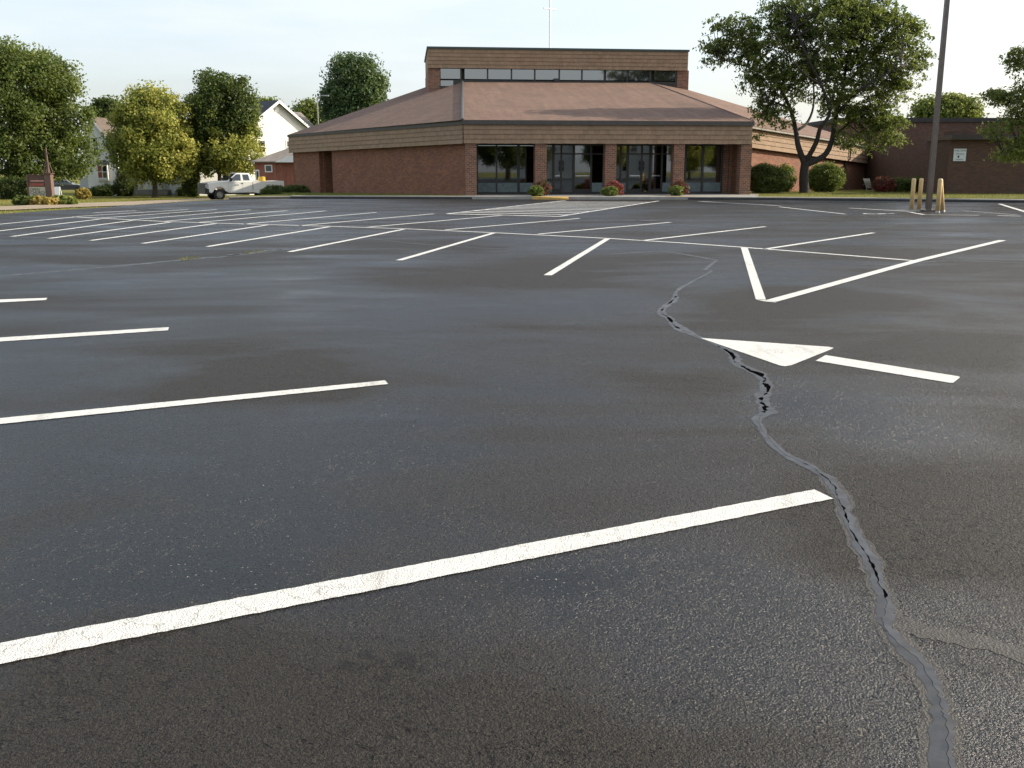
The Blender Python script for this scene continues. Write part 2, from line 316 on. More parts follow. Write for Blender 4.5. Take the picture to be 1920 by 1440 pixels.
# ------------------------------------------------------------------ mesh builder
def autouv(me):
    n = len(me.polygons)
    if n == 0: return
    uv = me.uv_layers.new(name='UVMap')
    for p in me.polygons:
        nn = p.normal
        if abs(nn.z) > .995: tx, ty = Vector((1, 0, 0)), Vector((0, 1, 0))
        else:
            tx = Vector((-nn.y, nn.x, 0)).normalized(); ty = nn.cross(tx)
        for li in p.loop_indices:
            co = me.vertices[me.loops[li].vertex_index].co
            uv.data[li].uv = (co.dot(tx), co.dot(ty))
def finish(name, me, mat, parent=None, smooth=False):
    me.materials.append(MATS[mat] if isinstance(mat, str) else mat)
    if smooth:
        me.polygons.foreach_set('use_smooth', [True] * len(me.polygons))
    o = bpy.data.objects.new(name, me); col.objects.link(o); o.parent = parent
    return o
class MB:
    def __init__(s): s.v = []; s.f = []; s.a = []
    def face(s, pts, var=.5):
        i = len(s.v); s.v += [tuple(p) for p in pts]; s.f.append(tuple(range(i, i + len(pts)))); s.a.append(var); return s
    def hexa(s, b4, t4, var=.5):
        i = len(s.v); s.v += [tuple(p) for p in b4] + [tuple(p) for p in t4]
        for f in ((3, 2, 1, 0), (4, 5, 6, 7), (0, 1, 5, 4), (1, 2, 6, 5), (2, 3, 7, 6), (3, 0, 4, 7)):
            s.f.append(tuple(i + k for k in f)); s.a.append(var)
        return s
    def box(s, x0, x1, y0, y1, z0, z1, var=.5):
        return s.hexa([(x0, y0, z0), (x1, y0, z0), (x1, y1, z0), (x0, y1, z0)], [(x0, y0, z1), (x1, y0, z1), (x1, y1, z1), (x0, y1, z1)], var)
    def slab(s, p0, p1, z0, z1, off0, off1, z0b=None, z1b=None, var=.5):
        """upright slab along p0->p1 (xy), between offsets off0..off1 to the LEFT of the direction"""
        p0 = Vector((p0[0], p0[1])); p1 = Vector((p1[0], p1[1])); d = (p1 - p0).normalized(); n = Vector((-d.y, d.x))
        z0b = z0 if z0b is None else z0b; z1b = z1 if z1b is None else z1b
        a, b_, c_, e = p0 + n * off0, p1 + n * off0, p1 + n * off1, p0 + n * off1
        return s.hexa([(a.x, a.y, z0), (b_.x, b_.y, z0b), (c_.x, c_.y, z0b), (e.x, e.y, z0)], [(a.x, a.y, z1), (b_.x, b_.y, z1b), (c_.x, c_.y, z1b), (e.x, e.y, z1)], var)
    def tube(s, pts, rad, seg=8, caps=True):
        pts = [Vector(p) for p in pts]; n = len(pts); rad = rad if hasattr(rad, '__len__') else [rad] * n
        i0 = len(s.v); ref = Vector((0.13, .97, .21))
        for k, p in enumerate(pts):
            d = (pts[min(k + 1, n - 1)] - pts[max(k - 1, 0)]).normalized()
            if abs(d.dot(ref)) > .95: r2 = Vector((1, 0, 0))
            else: r2 = ref
            a = d.cross(r2).normalized(); b_ = d.cross(a)
            for j in range(seg):
                an = 2 * math.pi * j / seg; s.v.append(tuple(p + (a * math.cos(an) + b_ * math.sin(an)) * rad[k]))
        for k in range(n - 1):
            for j in range(seg):
                a0 = i0 + k * seg + j; a1 = i0 + k * seg + (j + 1) % seg
                s.f.append((a0, a0 + seg, a1 + seg, a1)); s.a.append(.5)
        if caps:
            s.f.append(tuple(i0 + j for j in range(seg))); s.a.append(.5)
            s.f.append(tuple(i0 + (n - 1) * seg + j for j in reversed(range(seg)))); s.a.append(.5)
        return s
    def extrude(s, prof, axis_pts, var=.5):
        """prof: list of (a,b) -> two functions giving 3D points for each end"""
        f0, f1 = axis_pts; n = len(prof); i = len(s.v)
        s.v += [tuple(f0(p)) for p in prof] + [tuple(f1(p)) for p in prof]
        s.f.append(tuple(range(i, i + n))); s.f.append(tuple(range(i + 2 * n - 1, i + n - 1, -1))); s.a += [var, var]
        for k in range(n):
            k2 = (k + 1) % n; s.f.append((i + k, i + n + k, i + n + k2, i + k2)); s.a.append(var)
        return s
    def build(s, name, mat, parent=None, smooth=False, fix=True):
        me = bpy.data.meshes.new(name); me.from_pydata(s.v, [], s.f); me.update()
        if fix:
            import bmesh
            bm = bmesh.new(); bm.from_mesh(me); bmesh.ops.recalc_face_normals(bm, faces=bm.faces); bm.to_mesh(me); bm.free()
        at = me.attributes.new('var', 'FLOAT', 'FACE'); at.data.foreach_set('value', s.a)
        autouv(me); return finish(name, me, mat, parent, smooth)
def empty(name, loc, rz=0):
    o = bpy.data.objects.new(name, None); col.objects.link(o); o.location = loc; o.rotation_euler = (0, 0, rz); o.empty_display_size = .3; return o
def tag(o, label, cat, group=None):
    o['label'] = label; o['category'] = cat
    if group: o['group'] = group
    return o
def struct(o): o['kind'] = 'structure'; return o
def stuff(o): o['kind'] = 'stuff'; return o
def copy_tree(o, parent=None):
    c = o.copy(); col.objects.link(c); c.parent = parent
    for ch in o.children: copy_tree(ch, c)
    return c
def text_mesh(name, body, size, mat, parent, loc, rot, ext=.004):
    cu = bpy.data.curves.new(name, 'FONT'); cu.body = body; cu.size = size; cu.extrude = ext; cu.align_x = 'CENTER'
    tmp = bpy.data.objects.new('tmp', cu); col.objects.link(tmp)
    me = bpy.data.meshes.new_from_object(tmp); bpy.data.objects.remove(tmp)
    me.materials.clear(); o = finish(name, me, mat, parent); o.location = loc; o.rotation_euler = rot; return o

# ------------------------------------------------------------------ ground
lot_px = [(-17.4, -60), (-17.4, 33)] + [G(*p).to_2d()[:] for p in ((0, 401), (120, 393.5), (200, 388.5), (250, 384), (345, 378.5), (430, 374), (545, 372.5))]
KERB = [G(430, 374), G(545, 372.5), G(760, 373), G(885, 373.5), G(1060, 374), G(1290, 374.5), G(1420, 375), G(1600, 376.5), G(1760, 378.5), G(1900, 380), G(2080, 382)]
kend = KERB[-1]
lot = lot_px + [p.to_2d()[:] for p in KERB[2:]] + [(75, kend.y), (75, -60)]
mb = MB(); mb.face([(x, y, 0) for x, y in lot])
LOT = struct(mb.build('parking_lot', 'asphalt', fix=False))

xs = np.concatenate([np.linspace(-600, -70, 20), np.arange(-68, 70, 2.0), np.linspace(72, 600, 20)])
ys = np.concatenate([np.linspace(-300, -62, 10), np.arange(-60, 130, 2.0), np.linspace(132, 1500, 30)])
V = [(x, y, gz(x, y)) for y in ys for x in xs]; nx = len(xs)
Fq = [(j * nx + i, j * nx + i + 1, (j + 1) * nx + i + 1, (j + 1) * nx + i) for j in range(len(ys) - 1) for i in range(nx - 1)]
me = bpy.data.meshes.new('ground'); me.from_pydata(V, [], Fq); me.update()
GROUND = struct(finish('ground', me, 'grass', None, True))

def strip_between(near, far, n=24, dz=.035):
    """sheet draped on the terrain between two pixel polylines"""
    def samp(pl, t):
        k = t * (len(pl) - 1); i = min(int(k), len(pl) - 2); f = k - i
        return (pl[i][0] * (1 - f) + pl[i + 1][0] * f, pl[i][1] * (1 - f) + pl[i + 1][1] * f)
    mb = MB(); rows = []
    for k in range(n + 1):
        a = GT(*samp(near, k / n)); c = GT(*samp(far, k / n)); row = []
        for j in range(5):
            p = a.lerp(c, j / 4); row.append(Vector((p.x, p.y, gz(p.x, p.y) + dz)))
        rows.append(row)
    for k in range(n):
        for j in range(4): mb.face([rows[k][j], rows[k + 1][j], rows[k + 1][j + 1], rows[k][j + 1]])
    return mb
STREET = struct(strip_between([(-120, 402), (0, 396), (150, 389.5), (250, 386), (345, 379), (430, 374.5), (500, 371.5)],
                       [(-120, 394), (0, 388.5), (150, 382), (250, 378.6), (345, 374.2), (430, 371.2), (500, 368.5)]).build('street', 'concrete_tan', fix=False))

# kerb, walk, lawn
def offs(p, q_, d):
    t_ = (q_ - p).to_2d().normalized(); return Vector((-t_.y, t_.x)) * d
def polyoff(pts, d):
    out = []
    for i, p in enumerate(pts):
        a = pts[max(i - 1, 0)]; c = pts[min(i + 1, len(pts) - 1)]; o_ = offs(a, c, d); out.append(Vector((p.x + o_.x, p.y + o_.y, p.z)))
    return out
K0 = KERB; K1 = polyoff(KERB, .18)
KZ = .14
def kerb_piece(name, a, b, mat, zb=-.05, grow=0, parent=None):
    mb = MB()
    mb.hexa([(K0[a].x, K0[a].y - grow, zb), (K0[b].x, K0[b].y - grow, zb), (K1[b].x, K1[b].y, zb), (K1[a].x, K1[a].y, zb)],
            [(K0[a].x, K0[a].y - grow + .015, KZ + grow), (K0[b].x, K0[b].y - grow + .015, KZ + grow), (K1[b].x, K1[b].y, KZ + grow), (K1[a].x, K1[a].y, KZ + grow)])
    return mb.build(name, mat, parent)
kerb = bpy.data.objects.new('kerb', None); col.objects.link(kerb); struct(kerb); kerb.location = (0, 0, 0)
for i in range(len(KERB) - 1): kerb_piece('kerb_stone', i, i + 1, 'concrete', parent=kerb)
for i in (0, 1, 2, 5, 6, 7, 8, 9):  # thin dark strips, shade of the front kerb face put in as colour
    a_, b_ = K0[i], K0[i + 1]; MB().hexa([(a_.x, a_.y - .012, .001), (b_.x, b_.y - .012, .001), (b_.x, b_.y + .02, .001), (a_.x, a_.y + .02, .001)], [(a_.x, a_.y + .004, .105), (b_.x, b_.y + .004, .105), (b_.x, b_.y + .03, .105), (a_.x, a_.y + .03, .105)]).build('kerb_face_shade', 'kerb_dark', kerb)
# yellow painted kerb ramps by the entrance
for (a, c) in ((998, 1066), (1250, 1308)):
    g0 = G(a, 373.8); g1 = G(c, 374.4); mb = MB()
    mb.hexa([(g0.x, g0.y - .03, -.02), (g1.x, g1.y - .03, -.02), (g1.x, g1.y + .25, -.02), (g0.x, g0.y + .25, -.02)],
            [(g0.x, g0.y - .01, .15), (g1.x, g1.y - .01, .15 if a > 1200 else .06), (g1.x, g1.y + .25, .15), (g0.x, g0.y + .25, .15)])
    mb.build('painted_kerb', 'kerb_yellow', kerb)

# ------------------------------------------------------------------ painted lines
def flat(pts, z, name, mat='line_paint'):
    mb = MB(); mb.face([(p[0], p[1], z) for p in pts]); o = mb.build(name, mat, LOT, fix=False)
    if o.data.polygons[0].normal.z < 0: o.data.flip_normals()
    return o
LZ = .004
def line_px(pts, w=.115, name='painted_line', z=LZ, mat='line_paint', ext=(0, 0)):
    g = [G(*p).to_2d() for p in pts]
    if ext[0]: g[0] = g[0] - (g[1] - g[0]).normalized() * ext[0]
    if ext[1]: g[-1] = g[-1] + (g[-1] - g[-2]).normalized() * ext[1]
    L_, R_ = [], []
    for i, p in enumerate(g):
        d = (g[min(i + 1, len(g) - 1)] - g[max(i - 1, 0)]).normalized(); n_ = Vector((-d.y, d.x)) * w / 2
        L_.append(p + n_); R_.append(p - n_)
    mb = MB()
    for i in range(len(g) - 1): mb.face([(*R_[i], z), (*R_[i + 1], z), (*L_[i + 1], z), (*L_[i], z)])
    return mb.build(name, mat, LOT, fix=False)
def quad_px(pts, name='painted_line', z=LZ): return flat([G(*p).to_2d() for p in pts], z, name)
# near stalls: their edges as seen
def near_line(t0, t1, b0, b1, ext):
    a, b_, c, d = [G(*p).to_2d() for p in (t0, t1, b1, b0)]
    a = a + (a - b_).normalized() * ext; d = d + (d - c).normalized() * ext
    mb = MB(); n = 260; rr = random.Random(int(t1[0])); top = []; bot = []
    for k in range(n + 1):
        top.append(a.lerp(b_, k / n) + Vector((0, rr.uniform(-.0035, .0035)))); bot.append(d.lerp(c, k / n) + Vector((0, rr.uniform(-.0035, .0035))))
    for k in range(n): mb.face([(*bot[k], LZ), (*bot[k + 1], LZ), (*top[k + 1], LZ), (*top[k], LZ)])
    return mb.build('painted_line', 'line_paint', LOT, fix=False)
near_line((0, 1207), (1527, 919), (0, 1247), (1562, 936), 4)
near_line((0, 785), (722, 714), (0, 796), (728, 721), 5)
near_line((0, 633.5), (317, 614), (0, 641), (315, 620), 5)
near_line((0, 562), (89, 559), (0, 567.5), (86, 563), 5)
line_px([(-90, 522.5), (-12, 520)], .12, ext=(3, 0))
# the double row
line_px([(137, 406.7), (190, 409.5), (315, 415.7), (470, 420.5), (620, 424.6), (760, 429.2), (930, 436.7), (1140, 447.2), (1280, 455.8), (1389, 463.6), (1550, 476), (1716, 489.2)], .13)
for a, c in (((0, 420.5), (140, 407)), ((0, 433), (188, 411)), ((22, 443.6), (250, 413.3)), ((92, 447.3), (320, 416.8)), ((170, 451.2), (405, 419.3)),
             ((268, 456.7), (500, 422.3)), ((389, 462.6), (618, 425.4)), ((543, 472.4), (757, 430)), ((748, 488.4), (925, 437.2)), ((1027, 516.4), (1139, 447.8)),
             ((175, 399.3), (256, 394.8)), ((143, 406), (353, 393)), ((190, 409), (407, 393)), ((250, 412), (470, 393.6)), ((310, 415), (540, 394.7)),
             ((372, 417.3), (611, 395.6)), ((455, 420.6), (706, 398.4)), ((560, 423.4), (814, 401)), ((690, 426), (940, 404.2)), ((835, 431.2), (1087, 409.6)),
             ((1010, 439), (1257, 417)), ((1205, 451.2), (1435, 425)), ((1434, 467.3), (1638, 436.6))):
    line_px([a, c], .125, ext=(6, 0) if a[0] == 0 else (0, 0))
quad_px([(1389, 464.6), (1402, 465.6), (1436, 562.6), (1417, 562)], z=.0065)
quad_px([(1417, 562.4), (1437, 563.2), (1459, 563.5), (1455, 567.6), (1436, 566)], z=.0045)
line_px([(1446, 565.4), (1720, 489.5), (1880, 451)], .16, z=.0078)
quad_px([(1313, 634.3), (1553, 651), (1563, 652.8), (1560, 655), (1484, 685.5), (1472, 687.5), (1462, 686)], 'painted_arrow_head')
quad_px([(1548, 666.6), (1798, 706.6), (1800, 708.5), (1787, 718.6), (1780, 718.4), (1529, 677.2)], 'painted_arrow_shaft')
# hatched no-parking zone before the doors
hl0, hl1, hr0, hr1 = G(838, 401).to_2d(), G(1060, 376).to_2d(), G(1048, 406).to_2d(), G(1235, 376.8).to_2d()
line_px([(838, 401), (1060, 376)], .13); line_px([(1048, 406), (1235, 376.8)], .13)
for k in range(12):
    t_ = k / 12 * .965; a = hl0.lerp(hl1, t_); c = hr0.lerp(hr1, t_); n_ = Vector((0, .15))
    flat([a - n_, c - n_, c + n_, a + n_], .0055, 'hatch_stripe')
# marks by the lamp island
for pts, w in (([(1461, 388), (1585, 401.7)], .13), ([(1592, 390.2), (1704, 396.4)], .16), ([(1704, 397.6), (1732, 402.6), (1836, 404)], .15),
               ([(1874, 382.5), (1925, 398)], .17), ([(1870, 404.4), (1914, 405.6)], .2)):
    line_px(pts, w, z=.0052)
for pts, w in (([(1311, 377.5), (1460, 385.8)], .3), ([(1805, 395.3), (1908, 403)], .14), ([(1680, 393.5), (1700, 394.2)], .2)):
    line_px(pts, w, 'faded_line', z=.0045, mat='line_paint_faded')
# wheelchair pictogram (flat paint)
sym = G(1648, 401); mb = MB()
def arc(cx, cy, r0, r1, a0, a1, n=14):
    for k in range(n):
        t0 = R(a0 + (a1 - a0) * k / n); t1 = R(a0 + (a1 - a0) * (k + 1) / n)
        mb.face([(cx + r0 * math.cos(t0), cy + r0 * math.sin(t0), 0), (cx + r1 * math.cos(t0), cy + r1 * math.sin(t0), 0), (cx + r1 * math.cos(t1), cy + r1 * math.sin(t1), 0), (cx + r0 * math.cos(t1), cy + r0 * math.sin(t1), 0)])
arc(0, -.2, .27, .37, 120, 370); arc(-.12, .55, 0, .11, 0, 360)
for a in ([(-.17, -.0), (-.07, -.0), (-.07, .4), (-.17, .4)], [(-.06, .1), (.2, .1), (.2, .2), (-.06, .2)], [(-.06, -.06), (.26, -.06), (.26, .04), (-.06, .04)], [(.2, -.06), (.3, -.06), (.42, -.45), (.3, -.45)]):
    mb.face([(x, y, 0) for x, y in a])
o = mb.build('wheelchair_pictogram', 'line_paint', LOT, fix=False); o.location = (sym.x, sym.y, .005); o.rotation_euler = (0, 0, R(-80))

# ------------------------------------------------------------------ cracks with sealer
def dense(pts, n):
    P_ = [Vector(p) for p in pts]; out = []
    for i in range(len(P_) - 1):
        for k in range(n): out.append(P_[i].lerp(P_[i + 1], k / n))
    return out + [P_[-1]]
def spline(pts, n):
    out = []; m_ = len(pts)
    for i in range(m_ - 1):
        a_, b_, c_, d_ = pts[max(i - 1, 0)], pts[i], pts[i + 1], pts[min(i + 2, m_ - 1)]
        for k in range(n):
            t_ = k / n; out.append(.5 * ((2 * b_) + (c_ - a_) * t_ + (2 * a_ - 5 * b_ + 4 * c_ - d_) * t_ * t_ + (3 * b_ - a_ - 3 * c_ + d_) * t_ ** 3))
    return out + [pts[-1]]
def crack(px, w0, w1, dark, seed, smear=0.0, sub=11, bead=True, zs_=.0008):
    """flat film of sealer with a ragged split wandering in it; dark: list of (t0,t1,width) where the split is open"""
    rr = random.Random(seed); g = spline([G(*p).to_2d() for p in px], sub); n = len(g)
    j1 = j2 = j3 = j4 = 0; sa = sb_ = .8; Lo, Li, Ri, Ro = [], [], [], []; Sl, Sr = [], []
    for i, p in enumerate(g):
        t_ = i / (n - 1); d = (g[min(i + 1, n - 1)] - g[max(i - 1, 0)]).normalized(); nn = Vector((-d.y, d.x)); w = w0 + (w1 - w0) * t_
        j1 = .80 * j1 + rr.uniform(-.35, .35); j2 = .80 * j2 + rr.uniform(-.35, .35); j3 = .45 * j3 + rr.uniform(-.5, .5); j4 = .93 * j4 + rr.uniform(-.2, .2)
        op = [k for k in dark if k[0] <= t_ <= k[1]]; w = w * 1.7 if op and op[0][2] > .05 else w; gap = max(.0015, op[0][2] * (.3 + 1.0 * j3)) if op else .0014
        wl_ = max(.012, w * (.55 + .45 * j1 + .10 * j3)); wr_ = max(.012, w * (.50 + .45 * j2 - .10 * j3))
        sp_ = max(-wr_ * .7, min(wl_ * .7, w * .55 * j4 + .007 * j3)); gap = min(gap, (wl_ - sp_) * 1.2, (wr_ + sp_) * 1.2)
        Lo.append(p + nn * wl_); Li.append(p + nn * (sp_ + gap * .5)); Ri.append(p + nn * (sp_ - gap * .5)); Ro.append(p - nn * wr_)
        sm_ = 1.0 if (t_ > .62 or not bead) else .25; sa = .72 * sa + .28 * sm_ * rr.uniform(0, 1.7); sb_ = .72 * sb_ + .28 * sm_ * rr.uniform(0, 1.7); Sl.append(p + nn * (wl_ + w * .5 * sa)); Sr.append(p - nn * (wr_ + w * .5 * sb_))
    mb = MB(); md = MB(); mm = MB()
    for i in range(n - 1):
        for A, B_, za, zb in ((Lo, Li, .0016, .0032), (Li, Li, .0032, .0012), (Ri, Ri, .0012, .0026), (Ri, Ro, .0026, .0016)):
            mb.face([(*B_[i], zb), (*B_[i + 1], zb), (*A[i + 1], za), (*A[i], za)])
        md.face([(*Ri[i], .0013), (*Ri[i + 1], .0013), (*Li[i + 1], .0013), (*Li[i], .0013)])
        mm.face([(*Sr[i], zs_), (*Sr[i + 1], zs_), (*Sl[i + 1], zs_), (*Sl[i], zs_)])
    if bead: mb.build('crack_sealer', 'crack_sealant', LOT, True, fix=False); md.build('open_crack', 'crack_dark', LOT, fix=False)
    if smear: mm.build('sealer_smear', 'crack_smear', LOT, fix=False)
MAIN = [(1345, 488), (1322, 505), (1332, 509), (1290, 532), (1268, 548), (1266, 560), (1240, 583), (1252, 597), (1278, 617), (1315, 635), (1367, 660), (1381, 681), (1425, 706), (1436, 722), (1431, 745), (1438, 770), (1421, 786), (1430, 810), (1470, 850), (1530, 882), (1562, 912), (1580, 942), (1590, 978), (1620, 1035), (1644, 1085), (1660, 1130), (1658, 1162), (1680, 1200), (1720, 1245), (1752, 1310), (1768, 1365), (1772, 1450)]
crack(MAIN, .05, .052, [(.15, .27, .06), (.31, .49, .085), (.60, .80, .016)], 3, 1)
crack([(1664, 1158), (1720, 1178), (1790, 1192), (1850, 1206), (1940, 1236)], .06, .055, [], 5, 1, 11, False, .0011)
crack([(-60, 524), (0, 518), (130, 507), (333, 488.5), (420, 480), (497, 471.5), (567, 465)], .15, .15, [(.55, .9, .13)], 6)
crack([(900, 465), (1000, 469), (1120, 477), (1240, 472), (1345, 488)], .07, .09, [], 8)
crack([(640, 440), (760, 455), (900, 465)], .06, .06, [], 9)
crack([(1345, 488), (1500, 487), (1640, 497), (1780, 489), (1940, 494)], .06, .06, [], 10)
crack([(1640, 437), (1740, 440), (1930, 452)], .07, .07, [], 12)
# weeds in the left crack
def blades(name, pts, hgt, mat, parent=None, lean=.5, wid=.35, var=(0, 1)):
    """pts (n,3): a tuft of thin blades at each"""
    n = len(pts); a = rng.uniform(0, 6.28, n); h_ = hgt * rng.uniform(.6, 1.3, n); w = h_ * wid * .25
    dx, dy = np.cos(a), np.sin(a); ln = rng.normal(0, lean, (n, 2)) * h_[:, None]
    v0 = np.c_[pts[:, 0] - dx * w, pts[:, 1] - dy * w, pts[:, 2]]; v1 = np.c_[pts[:, 0] + dx * w, pts[:, 1] + dy * w, pts[:, 2]]
    v2 = np.c_[pts[:, 0] + ln[:, 0], pts[:, 1] + ln[:, 1], pts[:, 2] + h_]
    Vv = np.stack([v0, v1, v2], 1).reshape(-1, 3); me = bpy.data.meshes.new(name)
    me.vertices.add(3 * n); me.vertices.foreach_set('co', Vv.ravel()); me.loops.add(3 * n); me.loops.foreach_set('vertex_index', np.arange(3 * n))
    me.polygons.add(n); me.polygons.foreach_set('loop_start', np.arange(n) * 3); me.polygons.foreach_set('loop_total', np.full(n, 3)); me.update(calc_edges=True)
    at = me.attributes.new('var', 'FLOAT', 'FACE'); at.data.foreach_set('value', rng.uniform(var[0], var[1], n)); return finish(name, me, mat, parent)
wp = []
for a, c, n in (((338, 488), (376, 484), 80), ((458, 476), (496, 471.5), 70)):
    for k in range(n):
        t_ = random.random(); g = G(a[0] + (c[0] - a[0]) * t_, a[1] + (c[1] - a[1]) * t_); wp.append((g.x, g.y + random.uniform(-.05, .05), 0))
stuff(blades('crack_weeds', np.array(wp), .05, 'grass_blade', LOT))
# round drain covers
def cover(px, py, r):
    g = G(px, py); e = empty('drain_cover', (g.x, g.y, 0)); mb = MB(); mb.tube([(0, 0, .001), (0, 0, .012)], r, 20); mb.build('cover_plate', 'plastic_black', e)
    mb = MB(); 
    for k in range(20):
        a0, a1 = 2 * math.pi * k / 20, 2 * math.pi * (k + 1) / 20
        mb.face([(r * 1.0 * math.cos(a0), r * math.sin(a0), .016), (r * math.cos(a1), r * math.sin(a1), .016), (r * 1.2 * math.cos(a1), r * 1.2 * math.sin(a1), .006), (r * 1.2 * math.cos(a0), r * 1.2 * math.sin(a0), .006)])
    mb.build('rim', 'kerb_dark', e, fix=False); return e
tag(cover(1840, 394.3, .32), 'dark round drain cover in asphalt right of the lamp post', 'drain cover', 'drain covers')
tag(cover(1216, 414, .34), 'dark round drain cover in asphalt before the entrance doors', 'drain cover', 'drain covers')

# ------------------------------------------------------------------ church
A = P(869, 228, 53.6); B = P(1412, 233, 55.3)
ang = math.atan2(B.y - A.y, B.x - A.x); W = (B - A).to_2d().length
CH = empty('church', (A.x, A.y, .10), ang)
tag(CH, 'low brick church with brown hipped roof, shingled fascia and flat clerestory tower', 'church')
CHM = Matrix.Translation((A.x, A.y, .10)) @ Matrix.Rotation(ang, 4, 'Z'); CHI = CHM.inverted()
def LC(px, py, Y): return CHI @ P(px, py, Y)
def LG(px, py, z): return CHI @ G(px, py, z)
WZ = .14                      # world walk level
zl = lambda z: z - .10        # world z -> church z
def ucol(px, v):              # u where column px meets the line v=const of the church
    d = ray(px, 340); o_ = CHI @ Vector((0, 0, CAMH)); dd = CHI.to_3x3() @ d; t_ = (v - o_.y) / dd.y; return o_.x + dd.x * t_
ZF0, ZF1, ZF2 = zl(2.88), zl(3.84), zl(4.07)
pil_px = [(874, 894), (1003, 1025), (1134, 1155), (1262, 1282), (1387, 1407)]
for a, c in pil_px:
    u0, u1 = ucol(a, .12), ucol(c, .12); mb = MB(); mb.box(u0, u1, .12, .12 + (u1 - u0), zl(WZ), ZF0); mb.build('brick_pillar', 'brick_pillar', CH)
GV = 2.3                      # glass line
# portico beam, soffit, cap
MB().box(.03, W - .03, .05, .55, ZF0, ZF1).build('fascia_beam', 'frame_dark', CH)
MB().box(.05, W - .05, .55, 7.2, ZF0 + .05, ZF0 + .12).build('soffit', 'frame_dark', CH)
MB().box(-.06, W + .06, -.08, .6, ZF1, ZF2).build('fascia_cap', 'fascia_cap', CH)
def shingles(p0, p1, z0a, z0b, z1a, z1b, rows, off, seed, wmin=.16, wmax=.34):
    """courses of split shingles hung on an upright face from p0 to p1; wall face to the right-hand side (towards viewer)"""
    p0 = Vector(p0[:2]); p1 = Vector(p1[:2]); d = (p1 - p0); Ln = d.length; d.normalize(); n_ = Vector((d.y, -d.x)); rr = random.Random(seed)
    for r_ in range(rows):
        mb = MB(); s = 0.0
        while s < Ln - .01:
            w = min(rr.uniform(wmin, wmax), Ln - s)
            if Ln - s - w < .08: w = Ln - s
            ts0, ts1 = s / Ln, (s + w - .006) / Ln
            def zz(t_, f): return (z0a + (z0b - z0a) * t_) * (1 - f) + (z1a + (z1b - z1a) * t_) * f
            f0, f1 = r_ / rows, (r_ + 1) / rows; pr = .045 + rr.uniform(-.004, .004); dz = rr.uniform(-.006, .006)
            q0, q1 = p0 + d * s, p0 + d * (s + w - .006)
            b0, b1 = zz(ts0, f0) + dz, zz(ts1, f0) + dz; t0, t1 = zz(ts0, f1), zz(ts1, f1)
            mb.hexa([(*(q0 + n_ * (off + pr)), b0), (*(q1 + n_ * (off + pr)), b1), (*(q1 + n_ * off), b1), (*(q0 + n_ * off), b0)],
                    [(*(q0 + n_ * (off + .008)), t0), (*(q1 + n_ * (off + .008)), t1), (*(q1 + n_ * off), t1), (*(q0 + n_ * off), t0)], rr.random())
            s += w
        stuff(mb.build('shingle_course', 'shingle_tan', CH, fix=False))
shingles((0, .05), (W, .05), ZF0 - .02, ZF0 - .02, ZF1, ZF1, 4, .0, 1)
# left wing
Lc = LC(541, 255, 74); Lw0 = Vector((.02, .35)); Lw1 = Vector((Lc.x, Lc.y))
zL0, zL1, zL2 = zl(2.70), zl(3.80), zl(3.97)
dW = (Lw1 - Lw0).normalized(); wl = (Lw1 - Lw0).length
def on_left(px):      # distance along the left wall of column px
    d = CHI.to_3x3() @ ray(px, 330); o_ = CHI @ Vector((0, 0, CAMH)); 
    a11, a12, a21, a22 = d.x, -dW.x, d.y, -dW.y; bx_, by_ = Lw0.x - o_.x, Lw0.y - o_.y
    det = a11 * a22 - a12 * a21; return (a11 * by_ - a21 * bx_) / det
s0, s1 = on_left(616), on_left(592)
zb = zl(-.9)
def lw(s): return Lw0 + dW * s
INS = .30
def leftwall(a, c): return MB().slab(lw(c), lw(a), zb, ZF0 + (zL0 - ZF0) * c / wl + .1, INS, INS + .3, zb, ZF0 + (zL0 - ZF0) * a / wl + .1)
leftwall(.0, s0).build('brick_wall', 'brick_red', CH); leftwall(s1, wl - .2).build('brick_wall', 'brick_red', CH)
MB().slab(lw(s1), lw(s0), zb, ZF0, INS + 1.5, INS + 1.7).build('recess_wall', 'brick_red', CH)
MB().slab(lw(s1 + .02), lw(s1 - .12), zb, ZF0, INS + .3, INS + 1.5).build('recess_side', 'brick_red', CH)
MB().slab(lw(s0 + .12), lw(s0 - .02), zb, ZF0, INS + .3, INS + 1.5).build('recess_side', 'brick_red', CH)
dd_ = MB().slab(lw(s1 - .25), lw(s0 + .25), zb, zl(2.0), INS + 1.42, INS + 1.5).build('side_door', 'frame_dark', CH)
MB().slab(lw((s0 + s1) / 2 + .25), lw((s0 + s1) / 2 + .2), zl(.9), zl(1.0), INS + 1.36, INS + 1.42).build('handle', 'chrome', dd_)
MB().slab(lw(wl), lw(.02), zL0, zL1, .0, .25, ZF0, ZF1).build('fascia_beam', 'frame_dark', CH)
MB().slab(lw(wl + .05), lw(.0), zL1, zL2, -.08, .5, ZF1, ZF2 - .03).build('fascia_cap', 'fascia_cap', CH)
shingles(lw(wl), lw(.05), zL0 - .02, ZF0 - .02, zL1, ZF1, 4, .0, 2, .2, .4)
# end wall of the wing, and back
Lb = Vector((Lw1.x + 10, Lw1.y + 17))
MB().slab(Lb, Lw1 + Vector((.25, .1)), zb, zL0, .0, .3).build('brick_wall', 'brick_red', CH)
MB().slab(Lb, Lw1, zL0, zL2, -.02, .2).build('fascia_beam', 'shingle_tan', CH)
